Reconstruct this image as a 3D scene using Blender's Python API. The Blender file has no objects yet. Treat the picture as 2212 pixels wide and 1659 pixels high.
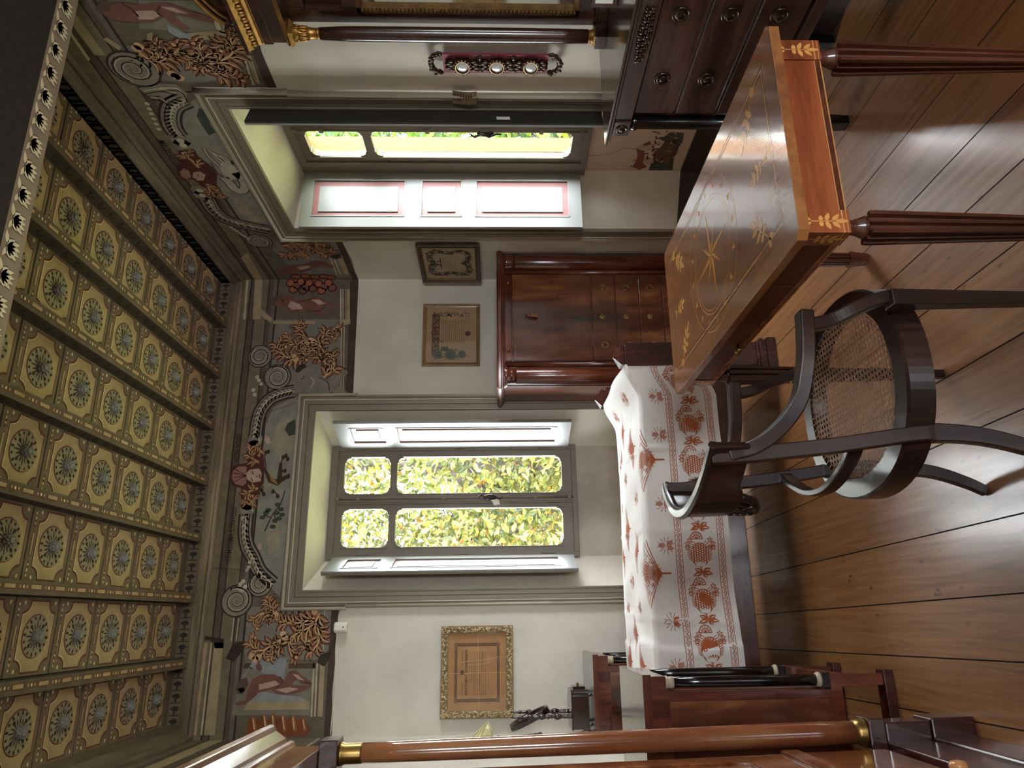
import bpy, bmesh, math, random
from mathutils import Vector, Matrix, Color
random.seed(7)
SC = bpy.context.scene
COL = SC.collection
PI = math.pi
sin, cos = math.sin, math.cos

TONE = (1.0, 1.0)      # saturation and value applied to a whole palette
def lin(h, tone=None):
    h = h.lstrip('#')
    ks, kv = tone or TONE
    hsv = Color([int(h[i:i+2], 16) / 255.0 for i in (0, 2, 4)])
    hsv.s *= ks; hsv.v = min(1.0, hsv.v * kv)
    out = []
    for c in (hsv.r, hsv.g, hsv.b):
        out.append(c / 12.92 if c <= 0.04045 else ((c + 0.055) / 1.055) ** 2.4)
    return (*out, 1.0)

# ------------------------------------------------------------------ materials
def new_mat(name):
    m = bpy.data.materials.new(name)
    m.use_nodes = True
    nt = m.node_tree
    b = nt.nodes['Principled BSDF']
    return m, nt, b

def N(nt, t, **kw):
    n = nt.nodes.new(t)
    for k, v in kw.items():
        if hasattr(n, k) and not isinstance(v, tuple):
            setattr(n, k, v)
        else:
            n.inputs[k].default_value = v
    return n

def coords(nt, scale, kind='Object'):
    tc = N(nt, 'ShaderNodeTexCoord')
    mp = N(nt, 'ShaderNodeMapping')
    mp.inputs['Scale'].default_value = scale
    nt.links.new(tc.outputs[kind], mp.inputs[0])
    return mp.outputs[0]

def ramp(nt, fac, stops):
    r = N(nt, 'ShaderNodeValToRGB')
    e = r.color_ramp.elements
    while len(e) < len(stops):
        e.new(0.5)
    for el, (p, c) in zip(e, stops):
        el.position = p
        el.color = c if not isinstance(c, str) else lin(c)
    nt.links.new(fac, r.inputs[0])
    return r.outputs[0]

def bump(nt, b, height, strength, dist=0.002):
    bp = N(nt, 'ShaderNodeBump')
    bp.inputs['Strength'].default_value = strength
    bp.inputs['Distance'].default_value = dist
    nt.links.new(height, bp.inputs['Height'])
    nt.links.new(bp.outputs[0], b.inputs['Normal'])

MATS = {}
def plain(name, col, rough=0.6, metal=0.0, var=0.12, scale=9.0, bumpy=0.0, coat=0.0, spec=0.5):
    """flat paint / metal with slight procedural mottling"""
    if name in MATS:
        return MATS[name]
    m, nt, b = new_mat(name)
    c = lin(col)
    v = coords(nt, (scale,) * 3)
    ns = N(nt, 'ShaderNodeTexNoise', Scale=1.0, Detail=5.0)
    nt.links.new(v, ns.inputs['Vector'])
    lo = tuple(x * (1 - var) for x in c[:3]) + (1,)
    hi = tuple(min(1, x * (1 + var)) for x in c[:3]) + (1,)
    nt.links.new(ramp(nt, ns.outputs[0], [(0.3, lo), (0.7, hi)]), b.inputs['Base Color'])
    b.inputs['Roughness'].default_value = rough
    b.inputs['Metallic'].default_value = metal
    b.inputs['Coat Weight'].default_value = coat
    b.inputs['Coat Roughness'].default_value = 0.12
    b.inputs['Specular IOR Level'].default_value = spec
    if bumpy:
        bump(nt, b, ns.outputs[0], bumpy)
    MATS[name] = m
    return m

def wood(name, dark, mid, light, axis='x', rough=0.3, coat=0.3, scale=6.0, stretch=9.0, flame=False, bumpy=0.08, spec=0.5):
    """grained wood, the grain running along the given local axis"""
    if name in MATS:
        return MATS[name]
    m, nt, b = new_mat(name)
    s = [scale * stretch] * 3
    s['xyz'.index(axis)] = scale
    v = coords(nt, tuple(s))
    n1 = N(nt, 'ShaderNodeTexNoise', Scale=1.0, Detail=7.0, Roughness=0.62, Distortion=0.35)
    nt.links.new(v, n1.inputs['Vector'])
    v2 = coords(nt, tuple(x * 0.22 for x in s))
    n2 = N(nt, 'ShaderNodeTexNoise', Scale=1.0, Detail=3.0, Roughness=0.5, Distortion=1.4 if flame else 0.5)
    nt.links.new(v2, n2.inputs['Vector'])
    mx = N(nt, 'ShaderNodeMath', operation='MULTIPLY_ADD')
    nt.links.new(n2.outputs[0], mx.inputs[0])
    mx.inputs[1].default_value = 0.62
    ml = N(nt, 'ShaderNodeMath', operation='MULTIPLY')
    nt.links.new(n1.outputs[0], ml.inputs[0]); ml.inputs[1].default_value = 0.38
    nt.links.new(ml.outputs[0], mx.inputs[2])
    nt.links.new(ramp(nt, mx.outputs[0], [(p, lin(c, (.86 * TONE[0], .92 * TONE[1]))) for p, c in ((0.32, dark), (0.5, mid), (0.68, light))]), b.inputs['Base Color'])
    b.inputs['Roughness'].default_value = rough
    b.inputs['Coat Weight'].default_value = coat
    b.inputs['Coat Roughness'].default_value = 0.1
    b.inputs['Specular IOR Level'].default_value = spec
    if bumpy:
        bump(nt, b, n1.outputs[0], bumpy, 0.001)
    MATS[name] = m
    return m

# ------------------------------------------------------------------ objects
def tag(o, label=None, cat=None, group=None, kind=None):
    if label: o['label'] = label
    if cat: o['category'] = cat
    if group: o['group'] = group
    if kind: o['kind'] = kind
    return o

def empty(name, loc=(0, 0, 0), label=None, cat=None, group=None, kind=None):
    o = bpy.data.objects.new(name, None)
    o.empty_display_size = 0.05
    o.location = loc
    COL.objects.link(o)
    return tag(o, label, cat, group, kind)

def world_loc(o):
    v = Vector(o.location)
    while o.parent:
        o = o.parent
        v += Vector(o.location)
    return v

class MB:
    """collects shapes in world coordinates and links them as ONE mesh object"""
    def __init__(s):
        s.v, s.f, s.m, s.sm = [], [], [], []
    def add(s, vs, fs, m=0, smooth=False):
        o = len(s.v)
        s.v += [tuple(p) for p in vs]
        for f in fs:
            s.f.append(tuple(i + o for i in f)); s.m.append(m); s.sm.append(smooth)
        return s
    def box(s, x0, x1, y0, y1, z0, z1, m=0):
        vs = [(x, y, z) for z in (z0, z1) for y in (y0, y1) for x in (x0, x1)]
        return s.add(vs, [(0, 2, 3, 1), (4, 5, 7, 6), (0, 1, 5, 4), (2, 6, 7, 3), (0, 4, 6, 2), (1, 3, 7, 5)], m)
    def prism(s, poly, axis, a0, a1, m=0, smooth=False):
        n = len(poly)
        def pt(p, a):
            if axis == 'x': return (a, p[0], p[1])
            if axis == 'y': return (p[0], a, p[1])
            return (p[0], p[1], a)
        vs = [pt(p, a0) for p in poly] + [pt(p, a1) for p in poly]
        s.add(vs, [tuple(range(n))[::-1], tuple(range(n, 2 * n))], m)
        o = len(s.v) - 2 * n
        for i in range(n):
            j = (i + 1) % n
            s.f.append((o + i, o + j, o + n + j, o + n + i)); s.m.append(m); s.sm.append(smooth)
        return s
    def frus(s, r0, z0, r1, z1, m=0):
        """rectangle (x0,x1,y0,y1) at z0 to rectangle at z1"""
        vs = []
        for (a, b, c, d), z in ((r0, z0), (r1, z1)):
            vs += [(a, c, z), (b, c, z), (b, d, z), (a, d, z)]
        return s.add(vs, [(3, 2, 1, 0), (4, 5, 6, 7), (0, 1, 5, 4), (1, 2, 6, 5), (2, 3, 7, 6), (3, 0, 4, 7)], m)
    def lathe(s, prof, c, axis='z', n=20, m=0, smooth=True):
        vs = []
        for r, t in prof:
            for k in range(n):
                a = 2 * PI * k / n
                u, w = r * cos(a), r * sin(a)
                if axis == 'z': vs.append((c[0] + u, c[1] + w, c[2] + t))
                elif axis == 'x': vs.append((c[0] + t, c[1] + u, c[2] + w))
                else: vs.append((c[0] + w, c[1] + t, c[2] + u))
        fs = []
        for i in range(len(prof) - 1):
            for k in range(n):
                k2 = (k + 1) % n
                fs.append((i * n + k, i * n + k2, (i + 1) * n + k2, (i + 1) * n + k))
        s.add(vs, fs, m, smooth)
        o = len(s.v) - len(vs)
        if prof[0][0] > 1e-5:
            s.f.append(tuple(o + k for k in range(n))[::-1]); s.m.append(m); s.sm.append(False)
        if prof[-1][0] > 1e-5:
            b = o + (len(prof) - 1) * n
            s.f.append(tuple(b + k for k in range(n))); s.m.append(m); s.sm.append(False)
        return s
    def tube(s, pts, r, n=8, m=0, closed=False):
        pts = [Vector(p) for p in pts]
        L = len(pts)
        rs = r if isinstance(r, (list, tuple)) else [r] * L
        tans = []
        for i in range(L):
            a = pts[i - 1] if (i or closed) else pts[0]
            b = pts[(i + 1) % L] if (i < L - 1 or closed) else pts[-1]
            tans.append((b - a).normalized())
        up = Vector((0, 0, 1)) if abs(tans[0].z) < 0.9 else Vector((0, 1, 0))
        u = tans[0].cross(up).normalized()
        vs = []
        for i in range(L):
            t = tans[i]
            u = (u - t * u.dot(t)).normalized()
            w = t.cross(u)
            for k in range(n):
                a = 2 * PI * k / n
                vs.append(pts[i] + (u * cos(a) + w * sin(a)) * rs[i])
        fs = []
        for i in range(L if closed else L - 1):
            j = (i + 1) % L
            for k in range(n):
                k2 = (k + 1) % n
                fs.append((i * n + k, i * n + k2, j * n + k2, j * n + k))
        if not closed:
            fs.append(tuple(range(n))[::-1]); fs.append(tuple((L - 1) * n + k for k in range(n)))
        return s.add(vs, fs, m, True)
    def bar(s, pts, w, h, up=(0, 0, 1), m=0, smooth=False):
        """rectangular bar along a path: w across (perpendicular to up), h along up"""
        pts = [Vector(p) for p in pts]
        L = len(pts); up = Vector(up)
        ws = w if isinstance(w, (list, tuple)) else [w] * L
        hs = h if isinstance(h, (list, tuple)) else [h] * L
        vs = []
        for i in range(L):
            t = (pts[min(i + 1, L - 1)] - pts[max(i - 1, 0)]).normalized()
            a = t.cross(up).normalized()
            b = a.cross(t).normalized()
            for p, q in ((-1, -1), (1, -1), (1, 1), (-1, 1)):
                vs.append(pts[i] + a * (ws[i] / 2 * p) + b * (hs[i] / 2 * q))
        fs = [(3, 2, 1, 0), tuple((L - 1) * 4 + k for k in range(4))]
        for i in range(L - 1):
            for k in range(4):
                k2 = (k + 1) % 4
                fs.append((i * 4 + k, i * 4 + k2, i * 4 + 4 + k2, i * 4 + 4 + k))
        return s.add(vs, fs, m, smooth)
    def ell(s, c, r, n=14, k=9, m=0):
        vs, fs = [], []
        for i in range(k + 1):
            th = PI * i / k
            for j in range(n):
                a = 2 * PI * j / n
                vs.append((c[0] + r[0] * sin(th) * cos(a), c[1] + r[1] * sin(th) * sin(a), c[2] + r[2] * cos(th)))
        for i in range(k):
            for j in range(n):
                j2 = (j + 1) % n
                fs.append((i * n + j, (i + 1) * n + j, (i + 1) * n + j2, i * n + j2))
        return s.add(vs, fs, m, True)
    def grid(s, fn, nu, nv, m=0, smooth=True):
        vs = [fn(i / nu, j / nv) for j in range(nv + 1) for i in range(nu + 1)]
        fs = [(j * (nu + 1) + i, j * (nu + 1) + i + 1, (j + 1) * (nu + 1) + i + 1, (j + 1) * (nu + 1) + i)
              for j in range(nv) for i in range(nu)]
        return s.add(vs, fs, m, smooth)
    def build(s, name, mats, parent=None, bevel=0.0, seg=2, weld=True, kind=None):
        me = bpy.data.meshes.new(name)
        off = world_loc(parent) if parent else Vector((0, 0, 0))
        me.from_pydata([Vector(p) - off for p in s.v], [], s.f)
        if not isinstance(mats, (list, tuple)): mats = [mats]
        for mt in mats: me.materials.append(mt)
        me.polygons.foreach_set('material_index', s.m)
        me.polygons.foreach_set('use_smooth', s.sm)
        if weld:
            bm = bmesh.new(); bm.from_mesh(me)
            bmesh.ops.remove_doubles(bm, verts=bm.verts, dist=1e-5)
            bmesh.ops.recalc_face_normals(bm, faces=bm.faces)
            bm.to_mesh(me); bm.free()
        me.update()
        o = bpy.data.objects.new(name, me)
        COL.objects.link(o)
        if parent: o.parent = parent
        if bevel:
            b = o.modifiers.new('bevel', 'BEVEL')
            b.width = bevel; b.segments = seg; b.limit_method = 'ANGLE'; b.angle_limit = math.radians(40)
        if kind: o['kind'] = kind
        return o

def copy_tree(o, parent=None):
    c = o.copy(); COL.objects.link(c)
    if parent: c.parent = parent
    for ch in [x for x in bpy.data.objects if x.parent == o]:
        copy_tree(ch, c)
    return c

def catmull(pts, n=8, closed=False):
    pts = [Vector(p) for p in pts]
    L = len(pts); out = []
    rng = range(L) if closed else range(L - 1)
    for i in rng:
        p1, p2 = pts[i], pts[(i + 1) % L]
        p0 = pts[i - 1] if (i or closed) else p1 * 2 - p2
        p3 = pts[(i + 2) % L] if (i + 2 < L or closed) else p2 * 2 - p1
        for k in range(n):
            t = k / n
            out.append(0.5 * ((2 * p1) + (p2 - p0) * t + (2 * p0 - 5 * p1 + 4 * p2 - p3) * t * t + (3 * p1 - p0 - 3 * p2 + p3) * t ** 3))
    if not closed: out.append(pts[-1])
    return out

# ------------------------------------------------------------------ painted ornament
class Paint:
    """flat painted shapes laid on a surface; fn(u, v, h) gives the point at height h over it"""
    def __init__(s, fn, step=0.0004, base=0.0004):
        s.fn, s.step, s.base = fn, step, base
        s.mb = MB(); s.mats = []
    def mi(s, m):
        if m not in s.mats: s.mats.append(m)
        return s.mats.index(m)
    def h(s, l): return s.base + s.step * l
    def poly(s, pts, m, l):
        h = s.h(l)
        s.mb.add([s.fn(p[0], p[1], h) for p in pts], [tuple(range(len(pts)))], s.mi(m))
    def stroke(s, pts, w, m, l, closed=False):
        h = s.h(l); pts = [Vector((p[0], p[1])) for p in pts]; L = len(pts)
        ws = w if isinstance(w, (list, tuple)) else [w] * L
        vs = []
        for i in range(L):
            a = pts[i - 1] if (i or closed) else pts[0]
            b = pts[(i + 1) % L] if (i < L - 1 or closed) else pts[-1]
            t = b - a
            if t.length < 1e-9: t = Vector((1, 0))
            t.normalize(); nn = Vector((-t.y, t.x))
            for q in (-0.5, 0.5):
                p = pts[i] + nn * ws[i] * q
                vs.append(s.fn(p.x, p.y, h))
        fs = [(2 * i, 2 * i + 1, 2 * ((i + 1) % L) + 1, 2 * ((i + 1) % L)) for i in range(L if closed else L - 1)]
        s.mb.add(vs, fs, s.mi(m))
    def disc(s, c, rx, ry, m, l, n=16, rot=0.0):
        s.poly([(c[0] + rx * cos(2 * PI * k / n) * cos(rot) - ry * sin(2 * PI * k / n) * sin(rot),
                 c[1] + rx * cos(2 * PI * k / n) * sin(rot) + ry * sin(2 * PI * k / n) * cos(rot)) for k in range(n)], m, l)
    def ring(s, c, rx, ry, w, m, l, n=24, a0=0.0, a1=2 * PI):
        full = a1 - a0 > 6.28
        k2 = n if full else n + 1
        s.stroke([(c[0] + rx * cos(a0 + (a1 - a0) * k / n), c[1] + ry * sin(a0 + (a1 - a0) * k / n)) for k in range(k2)], w, m, l, full)
    def rect(s, x0, x1, y0, y1, m, l): s.poly([(x0, y0), (x1, y0), (x1, y1), (x0, y1)], m, l)
    def leaf(s, p, ang, ln, wd, m, l, bend=0.0, n=6):
        top, bot = [], []
        for i in range(n + 1):
            t = i / n
            w = wd * sin(PI * t ** 0.8) * 0.5
            a = ang + bend * t
            x, y = p[0] + ln * t * cos(ang + bend * t * 0.5), p[1] + ln * t * sin(ang + bend * t * 0.5)
            top.append((x - sin(a) * w, y + cos(a) * w)); bot.append((x + sin(a) * w, y - cos(a) * w))
        s.poly(top + bot[::-1][1:-1], m, l)
    def spiral(s, c, r, turns, d, a0, w, m, l, n=30):
        pts, ws = [], []
        for i in range(n + 1):
            t = i / n
            rr = r * (1 - 0.86 * t); a = a0 + d * turns * 2 * PI * t
            pts.append((c[0] + rr * cos(a), c[1] + rr * sin(a))); ws.append(w * (1 - 0.55 * t))
        s.stroke(pts, ws, m, l)
    def text(s, body, org, size, m, l, direction=(1, 0), align='LEFT', squeeze=1.0, bold=0.0):
        cu = bpy.data.curves.new('lettering', 'FONT')
        cu.body = body; cu.size = size; cu.align_x = align
        cu.resolution_u = 2; cu.offset = bold * size
        ob = bpy.data.objects.new('lettering', cu)
        COL.objects.link(ob)
        dg = bpy.context.evaluated_depsgraph_get()
        me = bpy.data.meshes.new_from_object(ob.evaluated_get(dg))
        d = Vector(direction).normalized(); nn = Vector((-d.y, d.x)); h = s.h(l)
        vs = []
        for v in me.vertices:
            p = Vector(org) + d * v.co.x * squeeze + nn * v.co.y
            vs.append(s.fn(p.x, p.y, h))
        s.mb.add(vs, [tuple(p.vertices) for p in me.polygons], s.mi(m))
        bpy.data.objects.remove(ob); bpy.data.curves.remove(cu); bpy.data.meshes.remove(me)
    def build(s, name, parent=None, kind=None):
        return s.mb.build(name, s.mats, parent, weld=False, kind=kind)
SKY_STRENGTH, SUN_ENERGY, EXPOSURE = 34.0, 10.0, 0.85
# ------------------------------------------------------------------ palette
def plaster(name, col, scale=3.0, var=0.10, bs=0.25, spec=0.3):
    m, nt, b = new_mat(name)
    v = coords(nt, (scale,) * 3)
    n1 = N(nt, 'ShaderNodeTexNoise', Scale=1.0, Detail=6.0, Roughness=0.6)
    nt.links.new(v, n1.inputs['Vector'])
    v2 = coords(nt, (38.0,) * 3)
    n2 = N(nt, 'ShaderNodeTexNoise', Scale=1.0, Detail=4.0)
    nt.links.new(v2, n2.inputs['Vector'])
    c = lin(col)
    lo = tuple(x * (1 - var) for x in c[:3]) + (1,)
    hi = tuple(min(1, x * (1 + var * 0.6)) for x in c[:3]) + (1,)
    nt.links.new(ramp(nt, n1.outputs[0], [(0.35, lo), (0.65, hi)]), b.inputs['Base Color'])
    b.inputs['Roughness'].default_value = 0.82
    b.inputs['Specular IOR Level'].default_value = spec
    bump(nt, b, n2.outputs[0], bs, 0.004)
    return m

WALL = plaster('wall_plaster', '#d3cdbe')
NICHE = plaster('niche_plaster', '#d9d3c2', var=0.07)
OLDNICHE = plaster('parapet_plaster', '#b9b1a0', var=0.18, bs=0.5)
PAINTNICHE = plaster('painted_parapet', '#cdb9a4', var=0.12)
DARKBOARD = plain('dark_skirting', '#3a302b', 0.5)
TAUPE = plain('taupe_window_paint', '#786e5d', 0.5, var=0.07, scale=4)
TAUPE_L = plain('pale_taupe_paint', '#a79e8b', 0.42, var=0.06)
TAUPE_D = plain('dark_taupe_paint', '#6d6356', 0.5, var=0.08)
REDLINE = plain('red_brown_line', '#5a231c', 0.5)
CREAMLINE = plain('cream_line', '#cfc6ae', 0.5)
SASH = plain('sash_paint', '#6f6556', 0.45, var=0.08)
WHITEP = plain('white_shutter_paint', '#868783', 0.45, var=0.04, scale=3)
PINK = plain('pink_panel_paint', '#8b5a54', 0.4, var=0.06)
SHADESH = plain('shaded_shutter_paint', '#35322e', 0.75, var=0.1, spec=0.15)  # taupe back of the near leaf, its shade put into the colour
IRON = plain('dark_iron', '#2c2724', 0.45, metal=0.6)
BRASS = plain('old_brass', '#8f7340', 0.35, metal=0.9)
STEEL = plain('aged_steel', '#9a9690', 0.35, metal=0.9)
PAPERW = plain('white_paper', '#e6e2d8', 0.8)
PLASTIC = plain('white_plastic', '#e9e5d8', 0.35, var=0.02)
CABLE = plain('white_cable', '#d9d5c6', 0.5, var=0.02)

MAHO = wood('mahogany', '#34120a', '#5e2413', '#8a4020', 'z', 0.22, 0.5)
MAHOX = wood('mahogany_flat', '#34120a', '#602614', '#8c4221', 'x', 0.22, 0.5)
MAHOY = wood('mahogany_deep', '#34120a', '#5c2413', '#864020', 'y', 0.22, 0.5)
FLAME = wood('flame_mahogany', '#2c1209', '#64301a', '#b06c38', 'z', 0.2, 0.6, scale=3.0, stretch=3.2, flame=True)
BEDW = wood('bed_mahogany', '#2c0f0a', '#4a1c11', '#6d2f1a', 'x', 0.25, 0.4)
BEDZ = wood('bed_post_mahogany', '#2a0f0b', '#451b12', '#642c1a', 'z', 0.22, 0.5)
TABTOP = wood('table_veneer', '#6e3a18', '#965425', '#b4702f', 'y', 0.25, 1.0, scale=4, stretch=10, spec=0.4)
TABRED = wood('table_red_veneer', '#6a2810', '#96411a', '#b65a26', 'x', 0.2, 0.6)
TABREDY = wood('table_red_veneer_shaded', '#3a160b', '#5a2612', '#79391b', 'y', 0.35, 0.1, spec=0.3)  # red veneer darkened in colour for the shade on the side aprons
TABLEG = wood('table_leg_wood', '#2c120b', '#4c2113', '#6e381f', 'z', 0.25, 0.4)
INLAY = wood('satinwood_inlay', '#a5652a', '#c98741', '#dca45c', 'x', 0.22, 0.5)
INLAYD = plain('dark_inlay_line', '#4a2412', 0.3)
CHAIRW = wood('dark_chair_wood', '#180d0b', '#2b1814', '#43271f', 'z', 0.28, 0.2)
CANE = plain('cane', '#a8805f', 0.45, var=0.25, scale=60)
DRESS = wood('dresser_walnut', '#1f100c', '#3b211a', '#5a372a', 'y', 0.2, 0.5)
DRESSZ = wood('dresser_walnut_upright', '#1f100c', '#3a2018', '#563429', 'z', 0.2, 0.5)
EBONY = plain('ebonised_wood', '#0e0c0d', 0.18, coat=0.5, var=0.2)
PSYW = wood('pier_glass_mahogany', '#22110c', '#3c2016', '#5a3524', 'z', 0.25, 0.4)
GOLD = plain('worn_gilding', '#a67c40', 0.4, metal=0.8, var=0.3, scale=30, bumpy=0.3)
GOLDD = plain('dull_gilding', '#6f5230', 0.45, metal=0.7, var=0.35, scale=40, bumpy=0.4)
BRONZE = plain('dark_bronze', '#4a3a30', 0.3, metal=0.85, var=0.3, scale=30)
MIRROR = plain('mirror_glass', '#c9ccc8', 0.03, metal=1.0, var=0.01)
WARD = wood('wardrobe_mahogany', '#3a140b', '#64280f', '#96501f', 'z', 0.16, 0.7)
WARDY = wood('wardrobe_mahogany_flat', '#4a1d0d', '#80401a', '#b0682c', 'y', 0.16, 0.7)
WARDD = wood('wardrobe_dark', '#240c09', '#40170f', '#5a2416', 'z', 0.25, 0.4)
COLW = wood('wardrobe_column_wood', '#521d10', '#84401f', '#b87a45', 'z', 0.14, 0.8, scale=1.6, stretch=5, flame=True)
CLOTH = plain('white_cotton', '#d8d3cb', 0.9, var=0.03, scale=40)
PRINT = plain('rust_print', '#a4562c', 0.9, var=0.12, scale=60)
LINEN = plain('mattress_linen', '#ddd8cf', 0.9)

def glass_mat():
    m = bpy.data.materials.new('window_glass'); m.use_nodes = True
    nt = m.node_tree; nt.nodes.clear()
    out = N(nt, 'ShaderNodeOutputMaterial'); mix = N(nt, 'ShaderNodeMixShader')
    tr = N(nt, 'ShaderNodeBsdfTransparent'); gl = N(nt, 'ShaderNodeBsdfGlossy')
    gl.inputs['Roughness'].default_value = 0.02
    tr.inputs['Color'].default_value = (0.96, 0.97, 0.96, 1)
    mix.inputs[0].default_value = 0.05
    nt.links.new(tr.outputs[0], mix.inputs[1]); nt.links.new(gl.outputs[0], mix.inputs[2])
    nt.links.new(mix.outputs[0], out.inputs[0])
    return m
GLASS = glass_mat()

def floor_mat():
    m, nt, b = new_mat('old_floor_boards')
    g = N(nt, 'ShaderNodeNewGeometry')
    v = coords(nt, (46.0, 2.2, 30.0))
    n1 = N(nt, 'ShaderNodeTexNoise', Scale=1.0, Detail=8.0, Roughness=0.65, Distortion=0.6)
    off = N(nt, 'ShaderNodeVectorMath', operation='ADD')
    cmb = N(nt, 'ShaderNodeCombineXYZ')
    sc = N(nt, 'ShaderNodeMath', operation='MULTIPLY'); sc.inputs[1].default_value = 40.0
    nt.links.new(g.outputs['Random Per Island'], sc.inputs[0])
    nt.links.new(sc.outputs[0], cmb.inputs[0]); nt.links.new(sc.outputs[0], cmb.inputs[1])
    nt.links.new(v, off.inputs[0]); nt.links.new(cmb.outputs[0], off.inputs[1])
    nt.links.new(off.outputs[0], n1.inputs['Vector'])
    grain = ramp(nt, n1.outputs[0], [(0.22, '#6b4726'), (0.5, '#8d6138'), (0.8, '#a0754a')])
    # broad stains and wear
    n2 = N(nt, 'ShaderNodeTexNoise', Scale=2.3, Detail=5.0, Roughness=0.6)
    st = ramp(nt, n2.outputs[0], [(0.34, (0.62, 0.47, 0.42, 1)), (0.56, (1, 1, 1, 1))])
    mul = N(nt, 'ShaderNodeMix', data_type='RGBA', blend_type='MULTIPLY')
    mul.inputs[0].default_value = 0.75
    nt.links.new(grain, mul.inputs[6]); nt.links.new(st, mul.inputs[7])
    bw = N(nt, 'ShaderNodeMapRange'); bw.inputs['To Min'].default_value = 0.78; bw.inputs['To Max'].default_value = 1.12
    nt.links.new(g.outputs['Random Per Island'], bw.inputs[0])
    mul2 = N(nt, 'ShaderNodeMix', data_type='RGBA', blend_type='MULTIPLY'); mul2.inputs[0].default_value = 1.0
    nt.links.new(mul.outputs[2], mul2.inputs[6]); nt.links.new(bw.outputs[0], mul2.inputs[7])
    # worm holes / pits
    vo = N(nt, 'ShaderNodeTexVoronoi', Scale=55.0)
    pit = ramp(nt, vo.outputs['Distance'], [(0.06, (0.25, 0.2, 0.17, 1)), (0.13, (1, 1, 1, 1))])
    n3 = N(nt, 'ShaderNodeTexNoise', Scale=5.0, Detail=2.0)
    pm = ramp(nt, n3.outputs[0], [(0.5, (0, 0, 0, 1)), (0.62, (1, 1, 1, 1))])
    mul3 = N(nt, 'ShaderNodeMix', data_type='RGBA', blend_type='MULTIPLY')
    nt.links.new(pm, mul3.inputs[0])
    nt.links.new(mul2.outputs[2], mul3.inputs[6]); nt.links.new(pit, mul3.inputs[7])
    nt.links.new(mul3.outputs[2], b.inputs['Base Color'])
    rr = ramp(nt, n1.outputs[0], [(0.3, (0.5,) * 3 + (1,)), (0.7, (0.34,) * 3 + (1,))])
    nt.links.new(rr, b.inputs['Roughness'])
    b.inputs['Specular IOR Level'].default_value = 0.4
    b.inputs['Coat Weight'].default_value = 0.6; b.inputs['Coat Roughness'].default_value = 0.17; b.inputs['Coat IOR'].default_value = 1.6
    bump(nt, b, n1.outputs[0], 0.22, 0.0015)
    return m
FLOORM = floor_mat()

# fresco pigments
FR = {}
TONE = (.85, 1.03)
for k, c in dict(ground='#675c4d', field='#7b746b', sky='#827e72', cloud='#92866f', foli='#3d453a', bark='#43301f', barkl='#84683d',
                 dk='#39302a', stone='#83796a', stonel='#b3a890', maroon='#532723', shell='#93665a', flesh='#b08f7e', flesh2='#75493f',
                 hair='#5b463c', tan='#a08a66', tanl='#b9a684', umber='#4a3b31', umberd='#52422f', pil='#7b7464', drape='#8a8c90',
                 rust='#9a5234', rustd='#7a3c1c', ac='#8a5636', acl='#c79c6c', acd='#43241a', swan='#a49b88', pal='#a99a86',
                 lineb='#3b3029', band1='#75654f', band2='#8a7658', band3='#5a4c3f', band4='#6b6058').items():
    FR[k] = plain('fresco_' + k, c, 0.9, var=0.16, scale=14, spec=0.2)

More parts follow.
